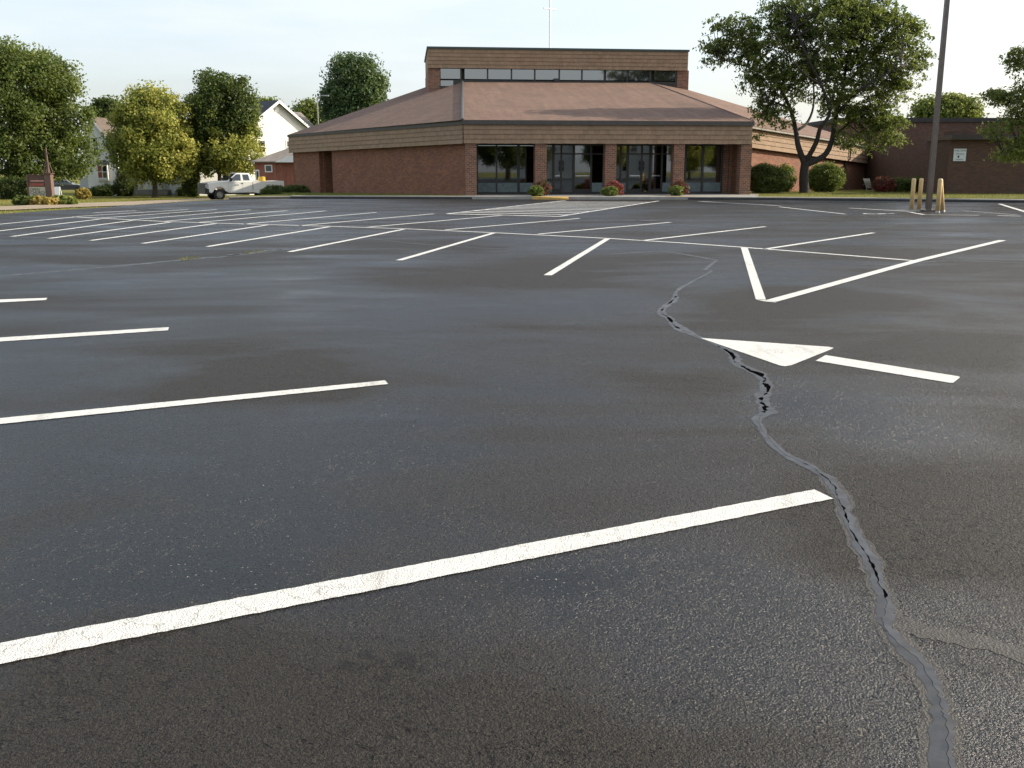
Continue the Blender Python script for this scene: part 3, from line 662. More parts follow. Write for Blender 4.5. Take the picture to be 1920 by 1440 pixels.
# glazed entrance
INTER = CH
def vbox(px0, px1, v0, v1, z0, z1): return MB().box(ucol(px0, v0), ucol(px1, v0), v0, v1, z0, z1)
g_px = [894, 931, 972, 1003, 1037, 1052, 1075, 1108, 1134, 1163, 1176, 1202, 1218, 1240, 1262, 1284, 1316, 1352]
for a, c in zip(g_px[:-1], g_px[1:]):
    door = a in (1037, 1075, 1176, 1218)
    u0, u1 = ucol(a, GV), ucol(c, GV)
    z0 = zl(WZ) + (.12 if not door else .28)
    pn = MB().box(u0 + .04, u1 - .04, GV, GV + .012, z0, ZF0 - .05)
    pn.build('glass_pane', 'glass_entry', CH)
    if door:
        dr = MB().box(u0 + .035, u1 - .035, GV - .035, GV - .005, zl(WZ) + .02, z0).build('door_rail', 'frame_dark', CH)
        MB().box(u0 + .1, u1 - .1, GV - .10, GV - .07, zl(1.12), zl(1.18)).build('push_bar', 'chrome', dr)
    elif a not in (1052, 1202):
        MB().box(u0 + .045, u1 - .045, GV - .03, GV - .006, zl(WZ) + .115, zl(WZ) + .62).build('panel_low', 'interior_blind', CH)
for k, a in enumerate(g_px):
    u0 = ucol(a, GV); w = .045 if k % 2 else .07
    MB().box(u0 - w, u0 + w, GV - .06, GV + .08, zl(WZ), ZF0 + .06).build('mullion', 'frame_dark', CH)
ua, ub = ucol(894, GV), ucol(1352, GV)
MB().box(ua, ub, GV - .05, GV + .06, zl(WZ), zl(WZ) + .11).build('sill_rail', 'frame_dark', CH)
MB().box(ua, ub, GV - .05, GV + .06, ZF0 - .06, ZF0 + .04).build('head_rail', 'frame_dark', CH)
ut = ucol(1037, GV); 
MB().box(ut, ucol(1134, GV), GV - .045, GV + .05, zl(2.32), zl(2.40)).build('transom_rail', 'frame_dark', CH)
MB().box(ucol(1163, GV), ucol(1262, GV), GV - .045, GV + .05, zl(2.32), zl(2.40)).build('transom_rail', 'frame_dark', CH)
# lobby behind the glass
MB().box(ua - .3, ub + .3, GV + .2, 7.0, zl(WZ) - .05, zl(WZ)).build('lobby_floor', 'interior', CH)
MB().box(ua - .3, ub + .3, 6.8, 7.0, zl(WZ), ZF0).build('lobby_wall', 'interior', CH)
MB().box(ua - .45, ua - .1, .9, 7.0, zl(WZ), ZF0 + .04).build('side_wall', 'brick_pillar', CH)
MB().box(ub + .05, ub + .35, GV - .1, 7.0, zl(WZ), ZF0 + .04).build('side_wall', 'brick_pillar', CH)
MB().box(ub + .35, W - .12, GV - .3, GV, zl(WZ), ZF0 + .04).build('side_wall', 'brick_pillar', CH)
# right side of portico and right wing
R0 = LC(1410, 242, 62.5); R1 = LC(1644, 279, 78); Rw0, Rw1 = R0.to_2d(), R1.to_2d()
dR = (Rw1 - Rw0).normalized(); rl = (Rw1 - Rw0).length
zr0a, zr0b = zl(2.86), zl(1.86); zr1a, zr1b = zl(3.96), zl(3.02)
MB().box(W - .4, W - .14, .8, R0.y + .5, zl(-.1), ZF0).build('brick_wall', 'brick_red', CH)
MB().box(W - .3, W - .04, .6, R0.y + .2, ZF0, ZF1).build('fascia_beam', 'shingle_tan', CH)
MB().slab(Rw0 - dR * .5, Rw1 - dR * .3, zb, zr0a + .1, .28, .6, zb, zr0b + .1).build('brick_wall', 'brick_red', CH)
MB().slab(Rw0 - dR * .5, Rw1, zr0a, zr1a, .0, .27, zr0b, zr1b).build('fascia_beam', 'frame_dark', CH)
shingles(Rw0 - dR * .4, Rw1, zr0a - .02, zr0b - .02, zr1a, zr1b, 4, .0, 3, .22, .42)
MB().slab(Rw0 - dR * .5, Rw1 + dR * .2, zr1a, zr1a + .12, -.28, .1, zr1b, zr1b + .12).build('gutter', 'concrete', CH)
dsp = Rw0 + dR * (rl * .74); nR = Vector((dR.y, -dR.x)); zt = zr1a + (zr1b - zr1a) * .74
mb = MB(); a = dsp + nR * .12; c = dsp + nR * .0 - dR * .0
mb.tube([(*a, zt), (*a, zl(2.2)), (*(dsp - nR * .2), zl(2.0)), (*(dsp - nR * .2), zl(.2)), (*(dsp + nR * .3 + dR * .1), zl(.0))], .055, 8).build('downspout', 'frame_dark', CH)
# roof
TL = LC(867, 154, 72.3); TR = LC(1221, 155.5, 73.9); TwL = LC(803, 167, 72.6); TwR = LC(1287, 168, 74.7)
A0 = Vector((-.05, -.07, ZF2)); B0 = Vector((W + .05, -.07, ZF2)); L0 = Vector((Lw1.x - .05, Lw1.y, zL2))
r0 = Vector((W + .1, R0.y - .6, ZF2 - .1)); r0 = Vector((*(Rw0 - dR * .5 + nR * .3), zr1a + .12)); r1 = Vector((*(Rw1 + dR * .3 + nR * .3), zr1b + .12))
def planez(a, b_, c, x, y):
    n_ = (b_ - a).cross(c - a); return a.z - (n_.x * (x - a.x) + n_.y * (y - a.y)) / n_.z
TwL.z = planez(A0, TL, L0, TwL.x, TwL.y); BL = Vector((TwL.x + .2, TwL.y + 4.5, 0)); BL.z = planez(A0, TL, L0, BL.x, BL.y)
BR = Vector((TwR.x - .2, TwR.y + 6, TwR.z + 1.0)); BKL = Vector((Lb.x, Lb.y, zL2)); BKR = Vector((Rw1.x - 4, Rw1.y + 16, zr1b))
mb = MB()
mb.face([A0, B0, TR, TL]); mb.face([A0, TL, TwL]); mb.face([A0, TwL, BL, L0])
mb.face([B0, r0, TR]); mb.face([TR, r0, TwR]); mb.face([r0, r1, TwR]); mb.face([TwR, r1, BR]); mb.face([L0, BL, BKL]); mb.face([BL, BR, BKR, BKL]); mb.face([r1, BKR, BR])
roof = mb.build('roof', 'roof_brown', CH, fix=False)
for a, c, r_ in ((A0, TL, .10), (B0, TR, .05)):
    MB().tube([a + Vector((0, .1, .0)), c + Vector((0, 0, .0))], r_, 6).build('hip_ridge', 'fascia_cap' if r_ > .07 else 'roof_rust', roof)
# tower
t0 = TwL.to_2d(); t1 = TwR.to_2d(); TV = t0.y; Tu0, Tu1 = t0.x, t1.x
def tz(py, px=803): return LC(px, py, 72.6).z
zt0, zt1, zt2, zt3 = tz(175) - 1.0, tz(150), tz(127), tz(88)
def ut_(px): return ucol(px, TV)
MB().box(ut_(806), ut_(828), TV, TV + .5, zt0, zt2).build('brick_pier', 'brick_pillar', CH)
MB().box(ut_(1263), ut_(1284), TV, TV + .5, zt0, zt2).build('brick_pier', 'brick_pillar', CH)
MB().box(ut_(828), ut_(1263), TV + .3, TV + .5, zt0, zt2).build('tower_back_panel', 'interior', CH)
MB().box(ut_(828), ut_(1263), TV + .02, TV + .28, zt0, tz(149.5)).build('window_sill', 'frame_dark', CH)
MB().box(ut_(806), ut_(806) + .35, TV + .5, TV + 9, zt0 - 2, zt2).build('tower_side_wall', 'brick_pillar', CH)
MB().box(ut_(1284) - .35, ut_(1284), TV + .5, TV + 9, zt0 - 2, zt2).build('tower_side_wall', 'brick_pillar', CH)
MB().box(Tu0 + .03, Tu1 - .03, TV - .1, TV + 9.2, zt2, zt3 - .12).build('tower_fascia_box', 'shingle_tan', CH)
shingles((Tu0, TV - .1), (Tu1, TV - .1), zt2 - .02, zt2 - .02, zt3 - .12, zt3 - .12, 5, .0, 4, .2, .4)
MB().box(Tu0 - .06, Tu1 + .06, TV - .2, TV + 9.3, zt3 - .12, zt3 + .02).build('tower_cap', 'cap_green', CH)
for a, c in ((175, 303), (332, 477), (487, 633), (643, 785), (795, 945), (953, 1093), (1100, 1240), (1255, 1390), (1403, 1540), (1570, 1708)):
    a = 780 + a / 3.556; c = 780 + c / 3.556
    MB().box(ut_(a), ut_(c), TV + .12, TV + .14, tz(147), zt2).build('clerestory_pane', 'glass_tower', CH)
    MB().box(ut_(c), ut_(c) + .1, TV + .05, TV + .28, tz(149.5), zt2).build('clerestory_mullion', 'frame_dark', CH)
MB().box(ut_(829), ut_(852), TV - .02, TV + .0, tz(161), tz(150.5)).build('clerestory_pane', 'glass_tower', CH)
fl = MB().box(ut_(1036), ut_(1045), TV - .35, TV - .1, tz(152), tz(145.5)).build('floodlight', 'plastic_black', CH)
MB().box(ut_(1039), ut_(1042), TV - .1, TV + .02, tz(151), tz(148)).build('bracket', 'plastic_black', fl)
# cross on the tower
cu_ = ucol(1029, TV + 3); cz = tz(88)
CR = empty('roof_cross', CHM @ Vector((cu_, TV + 3, cz - .15)), ang + R(28)); tag(CR, 'slender pale steel cross standing on the tower roof', 'cross')
MB().box(-.045, .045, -.045, .045, 0, 4.35).build('upright', 'metal_white', CR)
cbz = (316 - 31) * 76 / 1876 + CAMH - (zl(0) * 0) - (CHM @ Vector((0, 0, cz - .15))).z
MB().box(-.58, .58, -.042, .042, cbz - .05, cbz + .05).build('crossbar', 'metal_white', CR)

# ------------------------------------------------------------------ entrance walk, lawns
mb = MB(); k1 = [p for p in K1]
wk = [k1[3], k1[4], k1[5], k1[6]]
pts = [(p.x, p.y, KZ - .004) for p in wk]; e1 = CHM @ Vector((W + 1.0, 1.2, 0)); e2 = CHM @ Vector((-.3, 1.2, 0)); e3 = CHM @ Vector((W + .2, 3.2, 0)); e4 = CHM @ Vector((-.2, 3.2, 0))
mb.face(pts + [(e1.x, e1.y, KZ - .004), (e3.x, e3.y, KZ - .004), (e4.x, e4.y, KZ - .004), (e2.x, e2.y, KZ - .004)]); struct(mb.build('entrance_walk', 'concrete', fix=False))
def lawn(name, pts):
    mb = MB(); mb.face([(x, y, z) for x, y, z in pts]); o_ = mb.build(name, 'grass', fix=False)
    if o_.data.polygons[0].normal.z < 0: o_.data.flip_normals()
    return struct(o_)
wL = CHM @ Vector((*lw(.2), 0)); wL2 = CHM @ Vector((*lw(wl), 0))
lawn('lawn_strip', [(k1[3].x, k1[3].y, KZ - .01), (e2.x, e2.y, KZ - .01), (wL.x + .3, wL.y + .5, KZ - .01), (wL2.x + 1, wL2.y + .5, -.25), (wL2.x - 1.5, wL2.y - 1, -.3), (k1[0].x, k1[0].y, KZ - .03), (k1[1].x, k1[1].y, KZ - .01), (k1[2].x, k1[2].y, KZ - .01)])
wR2 = CHM @ Vector((*Rw1, 0)); wR0 = CHM @ Vector((*Rw0, 0))
lawn('lawn_right', [(k1[6].x, k1[6].y, KZ - .008), (k1[7].x, k1[7].y, KZ - .008), (k1[8].x, k1[8].y, KZ - .008), (k1[9].x, k1[9].y, KZ - .008), (k1[10].x, k1[10].y, KZ - .008), (75, k1[10].y, KZ - .03), (75, 82, 0.0), (wR2.x + 2, wR2.y + 3, -.2), (wR0.x - 1, wR0.y + 1.2, KZ - .02), (e3.x - .5, e3.y + 3.5, KZ - .02), (e1.x, e1.y, KZ - .01)])
# far part of the walk: pale strip at the lawn's front edge
k2 = polyoff(KERB, .95); mb = MB()
for i in (6, 7, 8, 9): mb.face([(k1[i].x, k1[i].y, KZ + .002), (k1[i + 1].x, k1[i + 1].y, KZ + .002), (k2[i + 1].x, k2[i + 1].y, KZ + .002), (k2[i].x, k2[i].y, KZ + .002)])
struct(mb.build('kerb_walk', 'concrete', fix=False))
mb = MB()
for i in (1, 2): mb.face([(k1[i].x, k1[i].y, KZ + .003), (k1[i + 1].x, k1[i + 1].y, KZ + .003), (k2[i + 1].x, k2[i + 1].y, KZ + .003), (k2[i].x, k2[i].y, KZ + .003)])
struct(mb.build('side_walk', 'concrete', fix=False))
# grass blades where the lawns show
def scatter(poly, n, zf):
    poly = np.array(poly); lo, hi = poly.min(0), poly.max(0); out = []
    while len(out) < n:
        c_ = rng.uniform(lo, hi, (n, 2)); ins = np.zeros(n, bool); j = len(poly) - 1
        for i in range(len(poly)):
            xi, yi = poly[i]; xj, yj = poly[j]
            cr = ((yi > c_[:, 1]) != (yj > c_[:, 1])) & (c_[:, 0] < (xj - xi) * (c_[:, 1] - yi) / (yj - yi + 1e-9) + xi); ins ^= cr; j = i
        out += list(c_[ins])
    out = np.array(out[:n]); return np.c_[out, [zf(x, y) for x, y in out]]
gp = scatter([(k2[6].x, k2[6].y), (k2[7].x, k2[7].y), (k2[8].x, k2[8].y), (k2[9].x, k2[9].y), (k2[10].x, k2[10].y), (40, 62), (wR2.x - 5, wR2.y - 8), (wR0.x, wR0.y)], 26000, lambda x, y: KZ - .03 - max(0, y - 60) * .006)
stuff(blades('lawn_grass', gp, .075, 'grass_blade')); bpy.context.collection.objects
gp = scatter([(k2[1].x, k2[1].y + .2), (k2[2].x, k2[2].y + .2), (k2[3].x, k2[3].y + .2), (wL.x - .3, wL.y + .3), (wL2.x + .6, wL2.y - 1.2), (wL2.x - .8, wL2.y - 1.2)], 16000, lambda x, y: KZ - .03 - max(0, y - 54) * .016)
stuff(blades('wall_grass', gp, .08, 'grass_blade', var=(0, .6)))
gp = scatter([(-32, 33), (-17.6, 33), (-17.6, 35), (-15.5, 46), (-16, 60), (-22, 78), (-30, 95), (-60, 95), (-60, 40)], 60000, gz)
a_ = np.array([GT(px, py).to_2d()[:] for px, py in ((-120, 402), (0, 396), (150, 389.5), (250, 386), (345, 379), (430, 374.5), (500, 371.5), (500, 368.5), (430, 371.2), (345, 374.2), (250, 378.6), (150, 382), (0, 388.5), (-120, 394))])
ins = np.zeros(len(gp), bool); j = len(a_) - 1
for i in range(len(a_)):
    xi, yi = a_[i]; xj, yj = a_[j]; ins ^= ((yi > gp[:, 1]) != (yj > gp[:, 1])) & (gp[:, 0] < (xj - xi) * (gp[:, 1] - yi) / (yj - yi + 1e-9) + xi); j = i
stuff(blades('street_grass', gp[~ins], .085, 'grass_blade', var=(.2, 1)))

# ------------------------------------------------------------------ annex on the right
AY = 80.0
aX0 = P(1570, 300, AY).x; AN = empty('brick_annex', (aX0, AY, -.15)); tag(AN, 'flat-roofed dark brick annex with canopied porch at the right edge', 'building')
def ax(px, Y=AY): return P(px, 300, Y).x - aX0
def az(py, Y=AY): return P(1700, py, Y).z + .15
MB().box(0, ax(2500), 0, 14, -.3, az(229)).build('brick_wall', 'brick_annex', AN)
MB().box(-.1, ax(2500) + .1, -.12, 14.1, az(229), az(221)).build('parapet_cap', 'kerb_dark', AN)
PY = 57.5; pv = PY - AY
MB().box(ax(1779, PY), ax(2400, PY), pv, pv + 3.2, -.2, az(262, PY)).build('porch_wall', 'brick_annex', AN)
MB().box(ax(1776, PY), ax(2400, PY) + .1, pv - .35, pv + 3.3, az(262, PY), az(253, PY)).build('canopy', 'frame_dark', AN)
MB().box(ax(1850, PY), ax(2400, PY), pv + 3.21, -.13, -.2, az(262, PY)).build('link_wall', 'brick_annex', AN)
MB().box(ax(1807, PY), ax(1840, PY), pv + 1, pv + 3, az(252.8, PY), az(244, PY)).build('vent_box', 'brick_annex', AN)
SG = empty('wall_sign', (P(1800, 291, PY - .06).x, PY - .035, P(1800, 302, PY).z)); tag(SG, 'small pale notice sign mounted on the brick annex porch wall', 'sign')
sw = 23 * PY / 1876; sh = 22.5 * PY / 1876
MB().box(-sw / 2, sw / 2, -.015, .03, 0, sh).build('sign_panel', 'sign_white', SG)
for txt, z, s in (('WELCOME', .78, .135), ('Entrance', .53, .13), ('PARKING', .08, .10)):
    text_mesh('lettering', txt, s, 'letter_dark', SG, (0, -.018, sh * z), (math.pi / 2, 0, 0), .002)
mb = MB(); 
for k in range(10):
    a0, a1 = 2 * math.pi * k / 10, 2 * math.pi * (k + 1) / 10; mb.face([(-.08, -.02, sh * .35), (-.08 + .06 * math.cos(a0), -.02, sh * .35 + .07 * math.sin(a0)), (-.08 + .06 * math.cos(a1), -.02, sh * .35 + .07 * math.sin(a1))])
mb.build('pictogram', 'letter_dark', SG, fix=False)
# window of the main annex wall hidden by nothing: dark recessed door
MB().box(ax(1702), ax(1738), -.06, -.003, -.1, az(322)).build('service_door', 'frame_dark', AN)

# ------------------------------------------------------------------ lamp post and bollards
lp = G(1740, 396.5); LP = empty('lamp_post', lp); tag(LP, 'tall dark bronze square parking lot lamp post between wooden-yellow bollards', 'lamp post')
mb = MB(); r0_, r1_ = .088, .068; mb.hexa([(-r0_, -r0_, .06), (r0_, -r0_, .06), (r0_, r0_, .06), (-r0_, r0_, .06)], [(-r1_, -r1_, 9.2), (r1_, -r1_, 9.2), (r1_, r1_, 9.2), (-r1_, r1_, 9.2)]); mb.build('pole', 'pole_bronze', LP)
MB().box(-.24, .24, -.24, .24, 0.0, .06).build('base_plate', 'pole_bronze', LP)
MB().box(-.04, .04, -.9, -.1, 9.0, 9.08).build('arm', 'pole_bronze', LP)
MB().box(-.25, .25, -1.6, -.85, 8.95, 9.12).build('lamp_head', 'pole_bronze', LP)
for x, y in ((-.19, -.19), (.19, -.19), (-.19, .19), (.19, .19)): MB().tube([(x, y, .06), (x, y, .11)], .02, 6).build('bolt', 'metal_grey', LP)
for px, py, lab, tilt in ((1708.5, 396.8, 'tan yellow bollard farthest left of the lamp post', 0), (1722.5, 396.6, 'tan yellow bollard just left of the lamp post', 0),
                          (1757.5, 399.2, 'upright tan yellow bollard just right of the lamp post', 0), (1767.5, 397.6, 'tilted tan bollard leaning towards its neighbour right of the lamp post', -9)):
    g = G(px, py); bo = empty('bollard', g); tag(bo, lab, 'bollard', 'bollards round the lamp post')
    hh_ = 1.2; r_ = .078
    MB().tube([(0, 0, 0), (0, 0, hh_ - .05), (0, 0, hh_ - .015), (0, 0, hh_)], [r_, r_, r_ * .9, r_ * .55], 14).build('post', 'bollard_yellow', bo, True)
    MB().tube([(0, 0, 0), (0, 0, .07)], r_ + .004, 14).build('worn_foot', 'metal_grey', bo)
    bo.rotation_euler = (0, R(tilt), 0)

# ------------------------------------------------------------------ foliage
def leaf_mesh(name, cen, size, var, mat, parent, up=.4, asp=.6, outw=None, droop=0):
    n = len(cen); t_ = rng.normal(0, 1, (n, 3)); nm = rng.normal(0, 1, (n, 3)); nm[:, 2] += up
    if outw is not None: nm += outw * .9
    nm /= np.linalg.norm(nm, axis=1)[:, None] + 1e-9
    t_ -= (t_ * nm).sum(1)[:, None] * nm; t_ /= np.linalg.norm(t_, axis=1)[:, None] + 1e-9; t_[:, 2] -= droop
    s_ = np.cross(nm, t_); ln = (size * rng.uniform(.6, 1.35, n))[:, None]; w = ln * asp
    v0 = cen - t_ * ln * .5; v2 = cen + t_ * ln * .5; v1 = cen + s_ * w * .5 + nm * ln * .08; v3 = cen - s_ * w * .5 + nm * ln * .08
    Vv = np.stack([v0, v1, v2, v3], 1).reshape(-1, 3)
    me = bpy.data.meshes.new(name); me.vertices.add(4 * n); me.vertices.foreach_set('co', Vv.ravel())
    me.loops.add(4 * n); me.loops.foreach_set('vertex_index', np.arange(4 * n)); me.polygons.add(n)
    me.polygons.foreach_set('loop_start', np.arange(n) * 4); me.polygons.foreach_set('loop_total', np.full(n, 4)); me.update(calc_edges=True)
    at = me.attributes.new('var', 'FLOAT', 'FACE'); at.data.foreach_set('value', np.clip(var, 0, 1)); return finish(name, me, mat, parent)
def crown_points(blobs, nclump, per, sig, hollow=.55):
    """blobs: (cx,cy,cz,rx,ry,rz,tone,weight). clumps through the volume, most near the skin"""
    wts = np.array([b_[7] * b_[3] * b_[5] for b_ in blobs]); wts /= wts.sum(); C_, V_, O_ = [], [], []
    for b_, w in zip(blobs, wts):
        k = max(1, int(nclump * w)); d = rng.normal(0, 1, (k, 3)); d /= np.linalg.norm(d, axis=1)[:, None]
        r_ = hollow + (1.06 - hollow) * rng.uniform(0, 1, k) ** .6
        c_ = np.array(b_[:3]) + d * r_[:, None] * np.array(b_[3:6]); tone = b_[6] + rng.normal(0, .10, k)
        m_ = rng.integers(int(per * .5), int(per * 1.5), k); idx = np.repeat(np.arange(k), m_); sg = sig * rng.uniform(.6, 1.3, k)
        C_.append(c_[idx] + np.clip(rng.normal(0, 1, (len(idx), 3)), -1.7, 1.7) * sg[idx][:, None] * np.array([1, 1, .75])); V_.append(tone[idx] + rng.normal(0, .09, len(idx))); lo_ = C_[-1] - c_[idx]; O_.append(.35 * d[idx] + 1.0 * lo_ / (np.linalg.norm(lo_, axis=1)[:, None] + .05))
    return np.concatenate(C_), np.concatenate(V_), np.concatenate(O_)
def limbs(mb, base, h, r, top, n, spread):
    base = Vector(base); rr = random.Random(int(abs(base.x * 77 + base.y * 13)))
    mb.tube([base + Vector((0, 0, -.1)), base + Vector((0, 0, .25)), base + Vector((rr.uniform(-.1, .1), 0, h * .4)), base + Vector((rr.uniform(-.2, .2), 0, h))], [r * 1.45, r, r * .85, r * .7], 9)
    for k in range(n):
        a = 2 * math.pi * k / n + rr.uniform(-.3, .3); s = base + Vector((0, 0, h * rr.uniform(.75, 1.0))); l_ = spread * rr.uniform(.6, 1)
        e = s + Vector((math.cos(a) * l_, math.sin(a) * l_, (top - h) * rr.uniform(.4, .9))); m_ = s.lerp(e, .5) + Vector((0, 0, .25 * l_))
        mb.tube([s, m_, e], [r * .5, r * .3, r * .08], 6)
    return mb
def px_tree(name, label, px, Y, blobs_px, leaf, mat, nclump, per, sig, trunk_h, trunk_r, bark='bark', group=None, zb=None, asp=.7, hollow=.55, depth=.95):
    b_ = BASE(px, Y) if zb is None else Vector((P(px, 360, Y).x, Y, zb)); s = Y / 1876.0
    e = empty(name, b_); tag(e, label, 'tree', group)
    bl = []
    for (cx, cy, rx, ry, tone, w, *dy) in blobs_px:
        c_ = P(cx, cy, Y); bl.append((c_.x - b_.x, (dy[0] if dy else 0), c_.z - b_.z, rx * s, rx * s * depth, ry * s, tone, w))
    cen, var, out = crown_points(bl, int(nclump * .95), int(per * 1.7), sig * 1.08, hollow)
    ok = cen[:, 2] > .35; cen, var, out = cen[ok], var[ok], out[ok]
    leaf_mesh('crown', cen, leaf, var, mat, e, asp=asp, outw=out)
    top = max(q_[2] + q_[5] for q_ in bl); limbs(MB(), (0, 0, 0), trunk_h, trunk_r, top * .85, 7, max(q_[3] for q_ in bl) * .6).build('trunk', bark, e, True)
    return e
T1 = px_tree('broadleaf_tree', 'large dark green broadleaf tree towering over the brown sign at the left edge', 40, 84,
        [(20, 215, 105, 110, .42, 1.2), (-40, 200, 100, 110, .40, .7), (60, 150, 68, 62, .45, 1), (120, 215, 46, 70, .46, 1), (128, 275, 40, 52, .42, 1), (50, 290, 110, 50, .34, 1), (18, 105, 45, 28, .45, .8), (138, 310, 30, 24, .42, .8), (12, 90, 16, 14, .45, .3), (80, 108, 14, 16, .45, .3), (168, 296, 12, 8, .45, .2), (100, 160, 44, 46, .46, .7)], .24, 'leaf_green', 620, 70, .48, 3.0, .4)
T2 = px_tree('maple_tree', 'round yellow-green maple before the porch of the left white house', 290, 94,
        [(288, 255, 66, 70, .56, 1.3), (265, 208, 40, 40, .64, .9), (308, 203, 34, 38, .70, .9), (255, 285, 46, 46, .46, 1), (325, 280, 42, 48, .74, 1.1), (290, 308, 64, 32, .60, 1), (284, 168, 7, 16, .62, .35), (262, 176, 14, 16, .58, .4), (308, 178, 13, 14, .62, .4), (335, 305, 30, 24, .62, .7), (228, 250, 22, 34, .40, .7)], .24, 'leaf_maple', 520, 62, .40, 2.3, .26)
T3 = px_tree('maple_tree', 'dark green maple with yellow lower boughs behind the white pickup', 412, 97,
        [(415, 210, 56, 60, .18, 1.3), (395, 165, 22, 30, .20, .8), (447, 180, 24, 32, .20, .8), (412, 145, 8, 16, .22, .35), (394, 146, 10, 14, .22, .35), (448, 160, 9, 16, .22, .35), (470, 190, 10, 16, .2, .3), (385, 225, 32, 48, .17, 1), (448, 232, 32, 48, .24, 1), (400, 275, 40, 44, .20, 1), (425, 278, 32, 30, .60, 1, -1.6), (462, 288, 28, 34, .66, 1.2, -1.0), (405, 308, 44, 22, .46, .8), (472, 240, 10, 14, .66, .4), (372, 300, 22, 30, .3, .6)], .24, 'leaf_maple', 520, 64, .38, 2.6, .26)
px_tree('broadleaf_tree', 'dense blue-green tree rising behind the left church roof', 662, 112,
        [(665, 165, 46, 52, .55, 1.2), (640, 190, 34, 40, .42, 1), (690, 150, 26, 36, .6, 1), (655, 128, 26, 24, .62, .9), (620, 190, 17, 26, .4, .7), (690, 190, 27, 36, .45, .8), (660, 225, 46, 34, .3, .7)], .34, 'leaf_deep', 420, 62, .5, 5, .35, asp=.5)
px_tree('broadleaf_tree', 'small distant green tree between white house gable and church roof', 578, 140,
        [(578, 216, 24, 22, .5, 1), (565, 225, 14, 16, .45, .8), (592, 226, 14, 18, .42, .8), (600, 232, 12, 14, .4, .5)], .35, 'leaf_green', 160, 40, .5, 6, .3)
px_tree('broadleaf_tree', 'distant dark pine-like tree peeking over the left house roof', 205, 135,
        [(205, 205, 22, 15, .2, 1), (185, 216, 16, 10, .15, .8), (222, 212, 14, 14, .2, .7)], .38, 'leaf_green', 150, 40, .5, 6, .3)
px_tree('broadleaf_tree', 'distant pale tree just showing behind white house ridge', 500, 150, [(500, 200, 18, 9, .5, 1), (488, 206, 12, 10, .45, 1)], .4, 'leaf_green', 80, 40, .5, 7, .3)
px_tree('broadleaf_tree', 'sunlit distant tree above the annex parapet behind the lamp post', 1775, 110,
        [(1790, 214, 40, 26, .62, 1), (1745, 216, 28, 24, .58, 1), (1770, 207, 26, 20, .6, .8), (1815, 222, 20, 16, .6, .6)], .34, 'leaf_green', 260, 50, .5, 5, .35)

# honey locust: open, layered, on several leaning limbs
LY = 59.5
lb = Vector((P(1508, 357, LY).x, LY, .09)); LT = empty('honey_locust_tree', lb); tag(LT, 'large open-crowned locust tree with forked trunk before the right church wing', 'tree')
def lp_(px, py, dy=0): return P(px, py, LY + dy) - lb
mb = MB(); limb_pts = []
def limb(pts, r0, r1, seg=8):
    pts = [Vector(p) for p in pts]; n = len(pts); out = []
    for i in range(n - 1):
        for k in range(4):
            t_ = k / 4; p0_, p1_, p2_, p3_ = pts[max(i - 1, 0)], pts[i], pts[i + 1], pts[min(i + 2, n - 1)]
            out.append(.5 * ((2 * p1_) + (-p0_ + p2_) * t_ + (2 * p0_ - 5 * p1_ + 4 * p2_ - p3_) * t_ * t_ + (-p0_ + 3 * p1_ - 3 * p2_ + p3_) * t_ ** 3))
    out.append(pts[-1]); m_ = len(out); mb.tube(out, [r0 + (r1 - r0) * (k / (m_ - 1)) ** .8 for k in range(m_)], seg); limb_pts.extend(out[2:]); return out
limb([(0, 0, -.15), (.0, 0, .15), lp_(1507, 330), lp_(1510, 303)], .34, .24, 12)
limb([lp_(1509, 308), lp_(1497, 275), lp_(1492, 245, .6), lp_(1482, 205, 1), lp_(1455, 150, 1.4), lp_(1420, 100, 1.5), lp_(1380, 75, 1.2)], .20, .04)
limb([lp_(1509, 306), lp_(1530, 268, -.4), lp_(1538, 240, -.8), lp_(1556, 210, -1), lp_(1540, 160, -1.4), lp_(1510, 100, -1.6), lp_(1490, 40, -1.5)], .17, .04)
limb([lp_(1511, 308), lp_(1545, 292), lp_(1560, 262), lp_(1567, 215), lp_(1580, 165, .5), lp_(1590, 100, .6), lp_(1600, 20, .5)], .22, .04)
limb([lp_(1492, 245, .6), lp_(1512, 232, 1.4), lp_(1525, 200, 2), lp_(1525, 150, 2.4), lp_(1520, 80, 2.4)], .11, .03)
limb([lp_(1567, 215), lp_(1600, 180, -1.2), lp_(1640, 150, -2.2), lp_(1690, 125, -2.6)], .11, .03)
limb([lp_(1580, 165, .5), lp_(1630, 110, 1.4), lp_(1680, 70, 2), lp_(1720, 45, 2.4)], .10, .025)
limb([lp_(1482, 205, 1), lp_(1450, 190, -.2), lp_(1410, 180, -1.6)], .08, .02)
limb([lp_(1455, 150, 1.4), lp_(1400, 125, .4), lp_(1345, 110, -.4)], .07, .02)
limb([lp_(1560, 262), lp_(1600, 225, .8), lp_(1650, 215, 1.6)], .09, .02)
limb([lp_(1540, 160, -1.4), lp_(1500, 130, -2.6), lp_(1450, 60, -3.2)], .08, .02)
